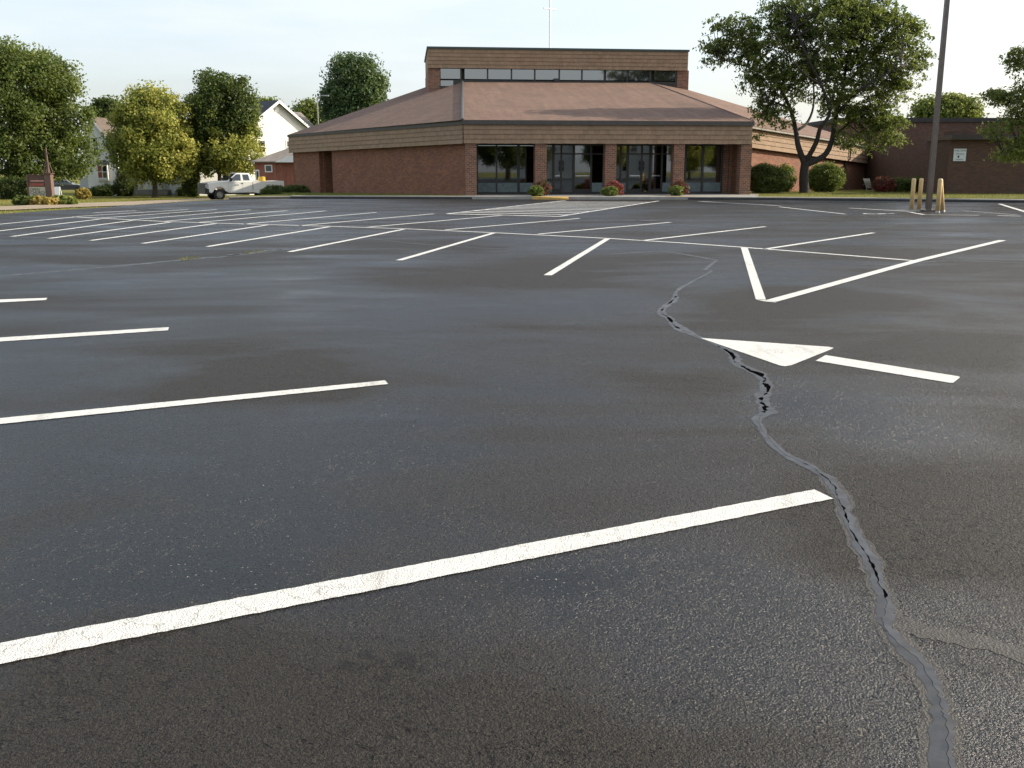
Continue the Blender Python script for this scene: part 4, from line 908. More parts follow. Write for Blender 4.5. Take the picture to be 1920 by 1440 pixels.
locust_px = [(1545, 70, 105, 90, 1.2), (1450, 85, 75, 65, 1), (1385, 70, 50, 42, 1.2), (1342, 90, 30, 18, 1.4), (1340, 45, 22, 12, .9), (1335, 118, 18, 10, .9), (1740, 100, 16, 9, .9), (1640, 90, 80, 85, 1.1), (1600, 20, 90, 50, 1), (1480, 15, 60, 45, .8), (1690, 130, 52, 60, .8), (1440, 150, 55, 45, .8), (1500, 150, 70, 45, .6),
             (1610, 170, 75, 55, 1), (1650, 215, 42, 45, .7), (1440, 205, 36, 32, .9), (1690, 50, 40, 45, .6), (1560, 212, 60, 28, .6), (1478, 222, 34, 26, .4), (1610, 255, 60, 28, .9), (1665, 235, 36, 36, .8), (1425, 238, 16, 18, .5), (1570, 265, 30, 12, .3), (1722, 60, 26, 16, .9), (1400, 150, 30, 22, .4)]
C_, V_ = [], []; wts = np.array([q_[4] * q_[2] * q_[3] for q_ in locust_px]); wts = wts / wts.sum(); lpn = np.array([tuple(p) for p in limb_pts]); tw = 0
for (cx, cy, rx, ry, w), wt in zip(locust_px, wts):
    for k in range(max(3, int(960 * wt))):
        d = rng.normal(0, 1, 3); d /= np.linalg.norm(d); r_ = rng.uniform(.15, 1.0) ** .55
        c_ = np.array(lp_(cx, cy)) + d * r_ * np.array([rx, rx * .62, ry]) * LY / 1876
        if c_[2] < 1.7: continue
        near = lpn[np.argmin(((lpn - c_) ** 2).sum(1))]
        if np.linalg.norm(near - c_) > .5:
            m_ = (near + c_) / 2 + np.array([0, 0, .18]); mb.tube([near, m_, c_], [.028, .018, .008], 5, False)
        for j in range(rng.integers(4, 8)):          # sprays: flat fans of leaflets, tips hanging
            a = rng.uniform(0, 6.28); sp_ = rng.uniform(.35, .75); nlf = rng.integers(9, 16)
            t_ = np.linspace(.1, 1, nlf); base_ = c_ + rng.normal(0, .16, 3)
            pt = np.c_[base_[0] + math.cos(a) * t_ * sp_, base_[1] + math.sin(a) * t_ * sp_, base_[2] + .10 * t_ - .30 * t_ ** 2 * sp_ / .6]
            C_.append(pt + rng.normal(0, .06, pt.shape)); tn = .42 + rng.normal(0, .14); V_.append(np.full(nlf, tn) + rng.normal(0, .1, nlf))
leaf_mesh('crown', np.concatenate(C_), .19, np.concatenate(V_), 'leaf_locust', LT, up=.45, asp=.45, droop=.15)
mb.build('trunk', 'bark_locust', LT, True, fix=False)
# second locust, reaching in from the right edge
RY = 49.0
rb = Vector((P(2120, 375, RY).x, RY, .08)); RT = empty('honey_locust_tree', rb); tag(RT, 'locust tree reaching into view from the right edge', 'tree')
mb = MB(); limb_pts = []
def rp_(px, py, dy=0): return P(px, py, RY + dy) - rb
limb([(0, 0, -.2), (0, 0, .2), rp_(2115, 320), rp_(2100, 270)], .26, .2, 10)
limb([rp_(2100, 270), rp_(2040, 220), rp_(1960, 190), rp_(1880, 178), rp_(1838, 178)], .13, .02)
limb([rp_(2100, 275), rp_(2050, 170, 1), rp_(1980, 120, 1.2), rp_(1890, 100, 1)], .14, .02)
limb([rp_(2100, 270), rp_(2030, 262), rp_(1950, 262), rp_(1880, 285)], .1, .02)
limb([rp_(2100, 270), rp_(2120, 120), rp_(2100, 0)], .16, .05)
C_, V_ = [], []; lpn = np.array([tuple(p) for p in limb_pts])
for (cx, cy, rx, ry, n) in ((1935, 110, 55, 32, 26), (1900, 105, 22, 14, 8), (1930, 190, 70, 24, 40), (1870, 182, 36, 12, 20), (1920, 235, 46, 32, 40), (1925, 275, 44, 26, 34), (1865, 245, 24, 14, 6), (1890, 290, 26, 9, 9), (2010, 150, 80, 110, 130), (2120, 80, 120, 130, 160), (1925, 150, 20, 18, 8)):
    for k in range(n):
        d = rng.normal(0, 1, 3); d /= np.linalg.norm(d); c_ = np.array(rp_(cx, cy)) + d * rng.uniform(.1, 1) ** .5 * np.array([rx, rx * .8, ry]) * RY / 1876
        near = lpn[np.argmin(((lpn - c_) ** 2).sum(1))]
        mb.tube([near, (near + c_) / 2 + np.array([0, 0, .12]), c_], [.022, .014, .006], 5, False)
        for j in range(rng.integers(4, 8)):
            a = rng.uniform(0, 6.28); sp_ = rng.uniform(.3, .6); nlf = rng.integers(8, 14); t_ = np.linspace(.1, 1, nlf); base_ = c_ + rng.normal(0, .13, 3)
            pt = np.c_[base_[0] + math.cos(a) * t_ * sp_, base_[1] + math.sin(a) * t_ * sp_, base_[2] + .08 * t_ - .25 * t_ ** 2 * sp_ / .6]
            C_.append(pt + rng.normal(0, .05, pt.shape)); V_.append(np.full(nlf, .5 + rng.normal(0, .16)) + rng.normal(0, .1, nlf))
leaf_mesh('crown', np.concatenate(C_), .15, np.concatenate(V_), 'leaf_locust', RT, up=.45, asp=.45, droop=.15)
mb.build('trunk', 'bark_locust', RT, True, fix=False)

# bushes
def bush(name, label, base, blobs, leaf, mat, ncl, per, sig, cat='bush', group=None, hollow=.7):
    e = empty(name, base); tag(e, label, cat, group); cen, var, out = crown_points(blobs, ncl, per, sig, hollow)
    ok = cen[:, 2] > .02; leaf_mesh('foliage', cen[ok], leaf, var[ok], mat, e, asp=.65, outw=out[ok])
    mb = MB(); z_ = max(q_[2] for q_ in blobs)
    for k in range(5):
        a = k * 1.257; mb.tube([(.05 * math.cos(a), .05 * math.sin(a), -.05), (.25 * math.cos(a) * blobs[0][3], .25 * math.sin(a) * blobs[0][4], z_)], [.025, .012], 5)
    mb.build('stem', 'bark', e); return e
BY = 62.5
b0 = P(1546, 357, BY); b0.z = .10
bush('round_bush', 'clipped round green bush right of the locust trunk', b0, [(0, 0, .86, 1.02, .95, .88, .5, 1)], .10, 'leaf_green', 420, 46, .11)
b0 = P(1440, 361, 59.0); b0.z = .12
bush('clipped_bush', 'broad dark clipped bush beside the right portico pillar', b0, [(-.35, 0, .8, .95, .8, .8, .3, 1), (.3, .1, .75, .7, .7, .72, .3, .8)], .10, 'leaf_green', 420, 46, .12)
b0 = P(1470, 357, 62.0); b0.z = .11
bush('clipped_bush', 'looser leafy bush between the clipped bush and the locust trunk', b0, [(0, 0, .85, .5, .5, .75, .5, 1)], .11, 'leaf_green', 120, 40, .14)
b0 = P(1656, 356, 62.0); b0.z = .1
bush('flower_bush', 'shaded bush with dull red flowers before the annex corner', b0, [(0, 0, .45, .6, .5, .42, .45, 1)], .09, 'petal_red', 120, 36, .10, 'flowers')
b0 = P(1700, 358, 63); b0.z = .08
bush('dark_shrub', 'low dark shrub at the foot of the annex wall', b0, [(-.6, 0, .4, .7, .5, .4, .2, 1), (.6, 0, .4, .8, .5, .45, .2, 1)], .1, 'leaf_green', 180, 36, .12)
# clipped hedge by the left end of the church
hb = P(534, 366, 69.0); hb.z = gz(hb.x, hb.y)
bush('clipped_hedge', 'long low clipped hedge at the left church corner before the pickup', hb, [(-.9, .1, .34, .7, .5, .42, .22, 1), (-.2, 0, .34, .7, .5, .42, .22, 1), (.5, 0, .36, .7, .5, .42, .22, 1), (1.1, .1, .36, .6, .5, .42, .22, 1)], .08, 'leaf_green', 420, 40, .09)
hb = BASE(5, 74)
bush('clipped_hedge', 'dark tall hedge behind the brown sign at the left edge', hb, [(k * 1.1 - 3.4, .2 * (k % 2), .85, .85, .6, .8, .12, 1) for k in range(6)], .12, 'leaf_green', 560, 40, .14)
# flowers at the pillars
for k, px in enumerate((1013, 1146, 1271)):
    where = ('first', 'middle', 'last')[k]; nm_ = ('the second brick pillar', 'the middle brick pillar', 'the fourth brick pillar')[k]
    fb = P(px + (6 if k == 1 else 2), 366, 52.6 + k * .55); fb.z = KZ - .004
    s = (1, .95, .95)[k]
    bush('flower_bush', 'dark red flowering plant at the foot of ' + nm_, fb, [(0, 0, .45 * s, .42 * s, .3, .36 * s, (.38, .62, .40)[k], 1), (.22, -.05, .35 * s, .3, .25, .25, (.55, .66, .45)[k], .8)], .07, 'petal_red', 70, 30, .07, 'flowers', 'flowering plants at the pillars')
    gb = P(px - (8 if k == 0 else 4), 368, 51.9 + k * .5); gb.z = KZ - .004
    bush('leafy_plant', 'bright green arching plant before ' + nm_, gb, [(0, 0, .24, .36, .3, .22, .5, 1)], .12, 'leaf_green', 60, 26, .06, 'plant', 'green plants at the pillars')

# ------------------------------------------------------------------ pickup truck
tb = BASE(452, 80.0); tb.z += 0.02
TK = empty('pickup_truck', tb, math.pi + R(33)); TK.scale = (1.05, 1.05, 1.05); tag(TK, 'white extended-cab pickup truck parked beyond the lot', 'truck')
def arcp(cx, cz, r_, a0, a1, n=9): return [(cx + r_ * math.cos(R(a0 + (a1 - a0) * k / (n - 1))), cz + r_ * math.sin(R(a0 + (a1 - a0) * k / (n - 1)))) for k in range(n)]
FWX, RWX, WR = 1.92, -1.72, .40
def side_extrude(prof, y0, y1, name, mat, parent, inset=0):
    return MB().extrude(prof, (lambda p: (p[0], y0, p[1]), lambda p: (p[0], y1, p[1]))).build(name, mat, parent)
front = [(-.62, .52)] + [(1.2, .52)] + arcp(FWX, .46, .50, 180, 0)[1:-1] + [(2.50, .52), (2.82, .60), (2.88, .95), (2.84, 1.18), (2.70, 1.30), (2.0, 1.37), (1.35, 1.42), (.9, 1.40), (-.62, 1.38)]
body = side_extrude(front, -.98, .98, 'body', 'car_white', TK)
bm_ = body.modifiers.new('bevel', 'BEVEL'); bm_.width = .05; bm_.segments = 2; bm_.limit_method = 'ANGLE'
bedp = [(-3.05, .62)] + arcp(RWX, .46, .50, 0, 180)[::-1] + [(-.66, .54), (-.66, 1.36), (-3.08, 1.40), (-3.1, .75)]
bed = MB()
for y0, y1 in ((-.98, -.90), (.90, .98)): bed.extrude(bedp, (lambda p, y=y0: (p[0], y, p[1]), lambda p, y=y1: (p[0], y, p[1])))
bed.box(-3.08, -.66, -.9, .9, .78, .84); bed.box(-.74, -.66, -.9, .9, .84, 1.36)
bedo = bed.build('cargo_bed', 'car_white', TK); MB().box(-3.12, -3.05, -.9, .9, .72, 1.39).build('tailgate', 'car_white', bedo)
cab = MB(); cab.hexa([(-.62, -.94, 1.38), (1.30, -.94, 1.40), (1.30, .94, 1.40), (-.62, .94, 1.38)], [(-.45, -.76, 1.98), (.52, -.76, 2.0), (.52, .76, 2.0), (-.45, .76, 1.98)])
cabo = cab.build('cab', 'car_white', TK); bv = cabo.modifiers.new('bevel', 'BEVEL'); bv.width = .06; bv.segments = 2
def sidewin(x0, x1, x2, x3, z0, z1, s):
    def pt(x, z): f = (z - 1.39) / .6; return (x, s * (.945 - .18 * f + .004), z)
    m_ = MB(); m_.face([pt(x0, z0), pt(x1, z0), pt(x2, z1), pt(x3, z1)]); m_.face([tuple(c_ * (1 if i != 1 else .99) for i, c_ in enumerate(p)) for p in (pt(x0, z0), pt(x1, z0), pt(x2, z1), pt(x3, z1))][::-1])
    return m_.build('side_window', 'glass_dark', cabo, fix=False)
for s in (-1, 1): sidewin(.26, 1.12, .56, .24, 1.44, 1.90, s); sidewin(-.42, .06, .10, -.36, 1.46, 1.88, s)
m_ = MB(); m_.face([(1.255, -.86, 1.435), (1.255, .86, 1.435), (.60, .72, 1.95), (.60, -.72, 1.95)]); m_.build('windscreen', 'glass_dark', cabo, fix=False)
MB().box(2.80, 2.94, -.97, .97, .84, 1.25).build('grille', 'plastic_black', TK)
for y in (-.86, .86): MB().box(2.74, 2.955, y - .13, y + .13, .92, 1.18).build('headlight', 'plastic_grey', TK)
MB().box(2.72, 3.02, -1.0, 1.0, .46, .86).build('bumper', 'plastic_black', TK)
for z in (.98, 1.12): MB().box(2.95, 3.04, -.95, .95, z, z + .05).build('guard_bar', 'plastic_black', TK)
MB().box(-3.3, -3.1, -.95, .95, .5, .7).build('rear_bumper', 'chrome', TK)
for x in (FWX, RWX):
    for s in (-1, 1):
        wh = MB().tube([(x, s * .70, WR), (x, s * .74, WR), (x, s * .93, WR), (x, s * .97, WR)], [WR * .9, WR, WR, WR * .9], 22).build('wheel', 'rubber', TK, False)
        MB().tube([(x, s * .945, WR), (x, s * .985, WR)], [.25, .22], 16).build('rim', 'chrome', wh); MB().tube([(x, s * .98, WR), (x, s * 1.0, WR)], [.07, .06], 10).build('hub', 'plastic_grey', wh)
MB().box(-2.9, 2.6, -.6, .6, .42, .54).build('chassis', 'plastic_black', TK)
for s in (-1, 1):
    MB().box(.98, 1.14, s * 1.02 - .1, s * 1.02 + .1, 1.42, 1.64).build('wing_mirror', 'plastic_black', TK)
    MB().box(.12, .26, s * .985 - .02, s * .985 + .02, 1.20, 1.25).build('door_handle', 'plastic_black', TK)
    MB().box(-.615, -.60, s * .981 - .003, s * .981 + .003, .56, 1.36).build('door_seam', 'plastic_grey', TK)
    MB().box(.16, .17, s * .981 - .003, s * .981 + .003, .56, 1.36).build('door_seam', 'plastic_grey', TK); MB().box(1.24, 1.25, s * .981 - .003, s * .981 + .003, .60, 1.38).build('door_seam', 'plastic_grey', TK)
    MB().box(.45, .82, s * .981 - .003, s * .981 + .003, 1.04, 1.16).build('door_emblem', 'plastic_grey', TK)
TKM = Matrix.Translation(tb) @ Matrix.Scale(1.05, 4) @ Matrix.Rotation(math.pi + R(33), 4, 'Z')
bp = TKM @ Vector((-1.55, .35, .842)); BA = empty('barrel', bp); tag(BA, 'yellow barrel standing in the white pickup bed', 'barrel')
MB().tube([(0, 0, 0), (0, 0, .03), (0, 0, .28), (0, 0, .30), (0, 0, .32), (0, 0, .58), (0, 0, .6), (0, 0, .62), (0, 0, .88), (0, 0, .9)], [.27, .29, .29, .305, .29, .29, .305, .29, .29, .27], 18).build('drum', 'barrel_yellow', BA)
MB().tube([(.12, 0, .9), (.12, 0, .93)], .04, 10).build('bung', 'plastic_grey', BA)
bp = TKM @ Vector((-.95, 0, .842)); TB_ = empty('tool_box', bp, math.pi + R(33)); tag(TB_, 'low white tool box across the pickup bed behind the cab', 'tool box')
MB().box(-.2, .2, -.8, .8, 0, .58).build('case', 'car_white', TB_); MB().box(-.22, .22, -.82, .82, .58, .63).build('lid', 'car_white', TB_)

# ------------------------------------------------------------------ houses
def gable_house(name, label, base, rz, wdt, dep, eave, ridge, wall='siding_white', roofm='roof_dark', off=0.0, over=.35):
    """gable end on local -y, ridge along +y; off shifts the ridge sideways"""
    e = empty(name, base, rz); tag(e, label, 'house'); h = wdt / 2
    prof = [(-h, -.3), (h, -.3), (h, eave), (off, ridge), (-h, eave)]
    MB().extrude(prof, (lambda p: (p[0], 0, p[1]), lambda p: (p[0], dep, p[1]))).build('wall', wall, e)
    rf = MB()
    for s in (-1, 1):
        x0, z0, x1, z1 = off, ridge + .05, s * h, eave + .05; d = Vector((x1 - x0, z1 - z0)).normalized(); xe, ze = x1 + d.x * over, z1 + d.y * over; n_ = Vector((-d.y, d.x)) * (1 if s > 0 else -1) * .12
        if n_.y < 0: n_ = -n_
        rf.hexa([(x0, -over, z0), (xe, -over, ze), (xe, dep + over, ze), (x0, dep + over, z0)], [(x0 + 0, -over, z0 + .14), (xe + n_.x, -over, ze + n_.y), (xe + n_.x, dep + over, ze + n_.y), (x0, dep + over, z0 + .14)])
    ro = rf.build('roof', roofm, e)
    bg_ = MB()
    for s in (-1, 1):
        x0, z0, x1, z1 = off, ridge, s * h, eave; d = Vector((x1 - x0, z1 - z0)).normalized(); xe, ze = x1 + d.x * over, z1 + d.y * over
        bg_.hexa([(x0, -over - .03, z0 - .12), (xe, -over - .03, ze - .12), (xe, -over + .0, ze - .12), (x0, -over, z0 - .12)], [(x0, -over - .03, z0 + .19), (xe, -over - .03, ze + .17), (xe, -over, ze + .17), (x0, -over, z0 + .19)])
    bg_.build('barge_board', 'trim_white', ro); return e
def window(e, x0, x1, z0, z1, y=0, nrow=2, ncol=1, frame='trim_white', glass='glass_dark', panes=None):
    t_ = .09; w = MB(); w.box(x0 - t_, x1 + t_, y - .06, y - .004, z0 - t_, z0); w.box(x0 - t_, x1 + t_, y - .06, y - .004, z1, z1 + t_); w.box(x0 - t_, x0, y - .06, y - .004, z0, z1); w.box(x1, x1 + t_, y - .06, y - .004, z0, z1)
    for k in range(1, nrow): zz = z0 + (z1 - z0) * k / nrow; w.box(x0, x1, y - .055, y - .006, zz - .03, zz + .03)
    for k in range(1, ncol): xx = x0 + (x1 - x0) * k / ncol; w.box(xx - .03, xx + .03, y - .053, y - .007, z0, z1)
    wo_ = w.build('window', frame, e)
    for i in range(ncol):
        for j in range(nrow):
            MB().box(x0 + (x1 - x0) * i / ncol + .03 * (i > 0), x0 + (x1 - x0) * (i + 1) / ncol - .03 * (i < ncol - 1), y - .03, y - .008, z0 + (z1 - z0) * j / nrow + .03 * (j > 0), z0 + (z1 - z0) * (j + 1) / nrow - .03 * (j < nrow - 1)).build('pane', glass if not panes else panes[i], wo_)
    return wo_
# left white house: main body with cross gable and porch
HY = 101.0; hs = HY / 1876; hbase = BASE(196, HY); hz = hbase.z
H1 = gable_house('white_house', 'white sided house with steep narrow gable and screened porch behind the left trees', hbase, R(4), 3.05, 6, (CAMH + (316 - 283) * hs) - hz, (CAMH + (316 - 224) * hs) - hz, 'siding_white', 'roof_rust', -.75, .22)
def hx(px): return (px - 196) * hs
def hzv(py): return CAMH + (316 - py) * hs - hz
window(H1, hx(190) - .35, hx(190) + .08, hzv(292), hzv(261), 0, 2)
window(H1, hx(189), hx(205), hzv(333), hzv(311), -.25, 2, 2, panes=['sign_red', 'glass_dark'])
bw = MB(); bw.box(hx(187), hx(207), -.24, -.002, hzv(338), hzv(309)).build('bay', 'trim_white', H1)
bw = MB(); bw.hexa([(hx(186), -.36, hzv(309)), (hx(208), -.36, hzv(309)), (hx(208), -.002, hzv(309)), (hx(186), -.002, hzv(309))], [(hx(190), -.05, hzv(301)), (hx(204), -.05, hzv(301)), (hx(204), -.002, hzv(301)), (hx(190), -.002, hzv(301))]); bw.build('bay_roof', 'roof_dark', H1)
ey = 3.5
MB().box(hx(160), hx(352), ey, ey + 7, -.3, hzv(262)).build('main_wall', 'siding_grey', H1)
m_ = MB(); m_.extrude([(ey - .3, hzv(264)), (ey + 3.5, hzv(222)), (ey + 7.3, hzv(264)), (ey + 3.5, hzv(226))], (lambda p: (hx(157), p[0], p[1]), lambda p: (hx(355), p[0], p[1]))); m_.build('main_roof', 'roof_rust', H1)
MB().box(hx(126), hx(159), ey + .5, ey + 5, -.3, hzv(322)).build('side_wing', 'siding_grey', H1)
m_ = MB(); m_.hexa([(hx(122), ey + .2, hzv(322)), (hx(159.5), ey + .2, hzv(322)), (hx(159.5), ey + 5.2, hzv(322)), (hx(122), ey + 5.2, hzv(322))], [(hx(122), ey + .2, hzv(319)), (hx(159.5), ey + .2, hzv(319)), (hx(159.5), ey + 5.2, hzv(305)), (hx(122), ey + 5.2, hzv(305))]); m_.build('wing_roof', 'roof_rust', H1)
window(H1, hx(157) - .55, hx(157) - .05, hzv(336), hzv(327), ey + .5, 1)
PYo = .6
MB().box(hx(254), hx(352), PYo, PYo + .12, hzv(355), hzv(340)).build('porch_wall', 'siding_white', H1)
MB().box(hx(250), hx(354), PYo - .25, ey, hzv(322), hzv(317)).build('porch_roof', 'roof_rust', H1)
MB().box(hx(252), hx(353), PYo + .02, ey, hzv(365), hzv(355.3)).build('porch_base', 'concrete', H1)
MB().box(hx(254), hx(352), ey - .6, ey - .5, hzv(355), hzv(322)).build('porch_screen', 'interior', H1)
for px in (255, 276, 298, 313, 332, 351): MB().box(hx(px) - .07, hx(px) + .07, PYo - .03, PYo + .09, hzv(340), hzv(322)).build('porch_post', 'trim_white', H1)
dr = MB().box(hx(300), hx(312), PYo - .05, PYo - .008, hzv(354), hzv(324)).build('screen_door', 'siding_grey', H1); MB().box(hx(302), hx(310), PYo - .07, PYo - .052, hzv(338), hzv(327)).build('door_pane', 'glass_dark', dr)
m_ = MB(); m_.box(hx(299), hx(313), PYo - .6, PYo - .06, hzv(365), hzv(357)); m_.box(hx(299), hx(313), PYo - .9, PYo - .6, hzv(365), hzv(361)); m_.build('porch_steps', 'concrete', H1)
# arborvitae and shrubs before the left house
ab = BASE(233, 99)
bush('arborvitae', 'dark cone-shaped evergreen between the left house gable and porch', ab, [(0, 0, .8, .85, .8, .9, .12, 1), (0, 0, 1.7, .62, .6, .9, .12, .8), (0, 0, 2.5, .32, .3, .5, .12, .4)], .12, 'leaf_green', 260, 44, .13, 'evergreen')
for px, Yd, s, lab in ((180, 98.6, .7, 'dark shrub at the left corner of the steep house gable'), (198, 98.4, .95, 'spreading dark shrub under the bay window of the left house'), (345, 99, .7, 'leafy plants at the right end of the house porch')):
    bush('shrub', lab, BASE(px, Yd), [(0, 0, .5 * s, .9 * s, .7 * s, .55 * s, .25, 1), (.4 * s, 0, .7 * s, .5 * s, .5 * s, .5 * s, .3, .8)], .15, 'leaf_green', 110, 36, .15)
bush('ornamental_grass', 'golden rounded ornamental grass clump on the lawn right of the sign', BASE(155, 82), [(0, 0, .40, .52, .45, .42, .55, 1)], .28, 'leaf_tan', 110, 30, .08, 'plant')
bush('vine_shrub', 'tall leafy green shrub between the two maples', BASE(360, 97), [(0, 0, 1.2, .6, .5, 1.2, .35, 1), (.1, 0, 2.2, .5, .5, .8, .4, .6)], .2, 'leaf_green', 160, 40, .2)
# right white house
H2Y = 106.0; h2s = H2Y / 1876; H2b = BASE(527, H2Y)
H2 = gable_house('white_house', 'bright white two-storey gabled house left of the church roof', H2b, R(46), 7.6, 8.5, (CAMH + (316 - 243) * h2s) - H2b.z, (CAMH + (316 - 196) * h2s) - H2b.z, 'siding_white', 'roof_dark', 0, .5)
z2 = lambda py: CAMH + (316 - py) * h2s - H2b.z
window(H2, -2.5, -1.7, z2(287), z2(266), 0, 2); window(H2, 1.0, 1.8, z2(287), z2(266), 0, 2)
MB().box(-.25, .25, -.06, -.003, z2(213), z2(204)).build('gable_vent', 'trim_white', H2)
MB().box(-3.82, -3.8 - 6.2, .8, 6, -.3, z2(316)).build('side_wing', 'siding_grey', H2)
m_ = MB(); m_.hexa([(-3.81, .4, z2(316)), (-10.3, .4, z2(316)), (-10.3, 6.3, z2(316)), (-3.81, 6.3, z2(316))], [(-3.81, 3, z2(300)), (-10.3, 3, z2(300)), (-10.3, 3.6, z2(300)), (-3.81, 3.6, z2(300))]); m_.build('wing_roof', 'roof_grey', H2)
window(H2, -6.4, -5.6, z2(345), z2(325), .8, 1)
m_ = MB(); m_.extrude([(2.5, z2(243)), (6, z2(205)), (9.5, z2(243))], (lambda p: (3.7, p[0], p[1]), lambda p: (7, p[0], p[1]))); m_.build('rear_gable', 'roof_grey', H2)
# red shed
S_Y = 90.0; ss = S_Y / 1876; sb = BASE(512, S_Y); zs = lambda py: CAMH + (316 - py) * ss - sb.z; sx = lambda px: (px - 512) * ss
SH = empty('red_shed', sb, 0); tag(SH, 'red board-and-batten shed with grey roof between pickup and church', 'shed')
x0, x1 = sx(481), sx(560)
MB().box(x0, x1, 0, 5, -.3, zs(305)).build('wall_core', 'wood_red', SH)
k = 0; xx = x0
while xx < x1 - .05:
    MB().box(xx + .01, min(xx + .30, x1), -.025, -.002, -.25, zs(305.5), random.random()).build('board', 'wood_red', SH); MB().box(xx - .025, xx + .03, -.05, -.026, -.25, zs(305.5), random.random()).build('batten', 'wood_red', SH); xx += .31
m_ = MB(); m_.hexa([(x0 - .3, -.45, zs(305)), (x1 + .3, -.45, zs(305)), (x1 + .3, 5.4, zs(305)), (x0 - .3, 5.4, zs(305))], [(x0 - .3, -.45, zs(303)), (x1 + .3, -.45, zs(303)), (x1 + .3, 2.7, zs(276)), (x0 + 2.4, 2.7, zs(278))]); m_.build('roof', 'roof_grey', SH)
m_ = MB(); m_.extrude([(sx(522), zs(304.6)), (sx(562), zs(304.6)), (sx(562), zs(293)), (sx(545), zs(294))], (lambda p: (p[0], -.75, p[1]), lambda p: (p[0], -.47, p[1]))); m_.build('porch_gable', 'trim_white', SH)
window(SH, sx(501), sx(511.5), zs(321), zs(311), -.03, 1); dr = MB().box(sx(481.5), sx(488.5), -.09, -.052, -.1, zs(318)).build('door', 'trim_white', SH); MB().box(sx(483), sx(487), -.11, -.092, zs(336), zs(321)).build('door_pane', 'glass_dark', dr)
# curved-neck street lamp behind the roof
slp = BASE(602, 104); SL = empty('street_lamp', slp); tag(SL, 'thin pale street lamp with curved neck beside the tree behind the roof', 'street lamp')
zz = lambda py: CAMH + (316 - py) * 104 / 1876 - slp.z
MB().tube([(0, 0, 0), (0, 0, zz(200)), (.02, 0, zz(192)), (.15, 0, zz(187)), (.5, 0, zz(184)), (.9, 0, zz(184))], [.07, .05, .045, .04, .035, .03], 8).build('pole', 'plastic_grey', SL, True)
MB().box(.7, 1.2, -.12, .12, zz(185.5), zz(183.5)).build('lamp_head', 'plastic_grey', SL)

# ------------------------------------------------------------------ church sign
sY = 44.5; sb = BASE(94, sY); ss = sY / 1876; S = empty('church_sign', sb); tag(S, 'brown wooden sign with steeple-topped post and cream letter board', 'sign')
zs = lambda py: CAMH + (316 - py) * ss - sb.z; sx = lambda px: (px - 94) * ss
zt_ = zs(326)
MB().box(-.14, .14, -.14, .14, -.1, zt_).build('post', 'sign_wood', S)
MB().box(-.20, .20, -.2, .2, zt_, zt_ + .04).build('post_cap', 'sign_brown', S)
st = MB(); 
for x, y in ((-.15, -.15), (.15, -.15), (-.15, .15), (.15, .15)): MB().tube([(x, y, zt_ + .04), (x * .3, y * .3, zs(304))], .018, 6).build('steeple_leg', 'sign_wood', S)
MB().tube([(0, 0, zt_ + .03), (0, 0, zs(300)), (0, 0, zs(278))], [.05, .05, .03], 8).build('steeple_spire', 'sign_brown', S)
MB().box(-.10, .10, -.02, .02, zs(289), zs(287.5)).build('steeple_crossbar', 'sign_brown', S)
xl, xr = sx(56), -.15
MB().box(xl, xr, -.06, .06, zs(349), zs(329)).build('name_panel', 'sign_brown', S); MB().box(xl, xr, -.065, .055, zs(375), zs(350)).build('letter_board', 'board_cream', S)
MB().box(xl - .06, xl, -.09, .09, zs(377), zs(328)).build('frame_side', 'sign_wood', S); MB().box(xl - .06, xr, -.085, .085, zs(328.9), zs(327)).build('frame_top', 'sign_brown', S); MB().box(xl, xr, -.08, .08, zs(376.6), zs(375.1)).build('frame_bottom', 'sign_wood', S)
MB().box(xl, xl + .05, -.05, .05, -.1, zs(377)).build('leg', 'sign_brown', S); MB().box(xr - .1, xr - .05, -.05, .05, -.1, zs(377)).build('leg', 'sign_brown', S)
xm = (xl + xr) / 2
for i, tx in enumerate(('OPEN', 'CHURCH', 'MINIST')): text_mesh('lettering', tx, .17, 'letter_dark', S, (xm + (-.12 if i == 0 else .03), -.068, zs(357 + 5.5 * i)), (math.pi / 2, 0, 0), .003)
MB().box(xl + .05, xr - .05, -.075, -.062, zs(348), zs(343)).build('name_strip', 'sign_red', S); MB().box(xl + .1, xr - .05, -.07, -.062, zs(340), zs(337.5)).build('name_strip', 'letter_rust', S)
for px, Yd, m_, lab, v_ in ((47, 43.8, 'leaf_green', 'dark low groundcover mound left of the brown sign', .3), (80, 43.6, 'leaf_tan', 'yellowing hosta clump under the cream letter board', .6), (116, 44.0, 'leaf_hosta', 'bright variegated hosta clump right of the sign post', .6)):
    bush('hosta_plant', lab, BASE(px, Yd), [(-.2, 0, .16, .34, .3, .18, v_, 1), (.2, 0, .15, .34, .3, .18, v_ + .05, 1)], .16, m_, 70, 22, .06, 'plant')
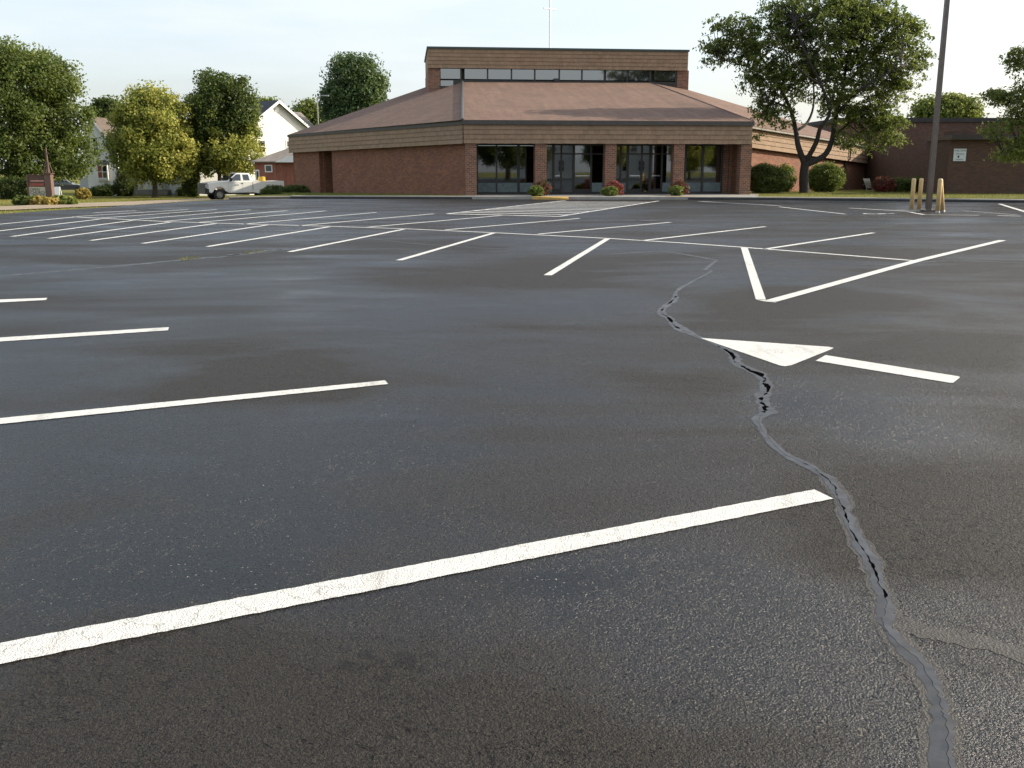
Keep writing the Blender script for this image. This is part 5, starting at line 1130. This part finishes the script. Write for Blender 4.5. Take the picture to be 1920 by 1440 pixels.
# things seen beyond the sign
wb = BASE(106, 70); e = empty('sandwich_board', wb); tag(e, 'small bright white leaning board right of the sign post', 'board')
for s in (-1, 1): MB().hexa([(-.28, s * .3 - .02, 0), (.28, s * .3 - .02, 0), (.28, s * .3 + .02, 0), (-.28, s * .3 + .02, 0)], [(-.26, s * .04 - .02, .95), (.26, s * .04 - .02, .95), (.26, s * .04 + .02, .95), (-.26, s * .04 + .02, .95)]).build('panel', 'trim_white', e)
cb = BASE(125, 112); CA = empty('parked_car', cb, R(12)); tag(CA, 'small dark car half hidden far behind the sign post', 'car')
side = [(-2.1, .35), (2.1, .35), (2.15, .75), (1.3, .92), (-1.9, .95), (-2.15, .8)]
MB().extrude(side, (lambda p: (p[0], -.85, p[1]), lambda p: (p[0], .85, p[1]))).build('body', 'car_dark', CA)
MB().hexa([(-1.7, -.8, .94), (.9, -.8, .94), (.9, .8, .94), (-1.7, .8, .94)], [(-1.2, -.62, 1.42), (.2, -.62, 1.42), (.2, .62, 1.42), (-1.2, .62, 1.42)]).build('cabin', 'glass_dark', CA)
for x in (-1.35, 1.35):
    for s in (-1, 1): MB().tube([(x, s * .68, .32), (x, s * .88, .32)], .32, 14).build('wheel', 'rubber', CA)
# resin lawn chair by the annex corner
cb = P(1632, 355, 63.0); cb.z = .1; LCH = empty('lawn_chair', cb, R(25)); tag(LCH, 'grey resin lounge chair in the shade at the end of the church wing', 'chair')
MB().box(-.1, .95, -.28, .28, .24, .28).build('seat', 'plastic_grey', LCH)
for k in range(5): MB().hexa([(-.12, -.26 + k * .11, .27), (-.08, -.26 + k * .11, .27), (-.08, -.18 + k * .11, .27), (-.12, -.18 + k * .11, .27)], [(-.46, -.26 + k * .11, .84), (-.42, -.26 + k * .11, .84), (-.42, -.18 + k * .11, .84), (-.46, -.18 + k * .11, .84)]).build('back_slat', 'plastic_grey', LCH)
for x in (-.05, .9):
    for y in (-.26, .26): MB().box(x - .025, x + .025, y - .025, y + .025, 0, .24).build('leg', 'plastic_grey', LCH)
for y in (-.31, .31): MB().box(-.35, .3, y - .03, y + .03, .44, .47).build('armrest', 'plastic_grey', LCH)

# ------------------------------------------------------------------ the street behind the camera, seen only in the entrance glass
for x, y, rz, lab in ((27.5, -40, R(176), 'white gabled house behind the photographer, mirrored left in the entrance glass'), (41, -41, R(184), 'white gabled house behind the photographer, mirrored right in the entrance glass')):
    hh = gable_house('white_house', lab, (x, y, -.03), rz, 6.5, 9, 4.8, 8.0, 'siding_white', 'roof_grey'); window(hh, -1.8, -.9, 1.2, 2.8); window(hh, .9, 1.8, 1.2, 2.8); window(hh, -.5, .5, 4.2, 5.6)
for i, (x, y, src) in enumerate(((19, -34, T1), (34.5, -38, T3), (49, -37, T2), (57, -40, T2), (68, -40, T2), (8, -38, T2))):
    c = copy_tree(src); c.location = (x, y, -.03); c.rotation_euler = (0, 0, 1.1 * i)
    c['label'] = 'street tree behind the photographer mirrored in the glass, ' + ('left of the mirrored houses', 'between the mirrored houses', 'just right of the right mirrored house', 'second right of the mirrored houses', 'farthest right of the mirrored row', 'farthest left of the mirrored row')[i]; c['group'] = 'mirrored street trees'
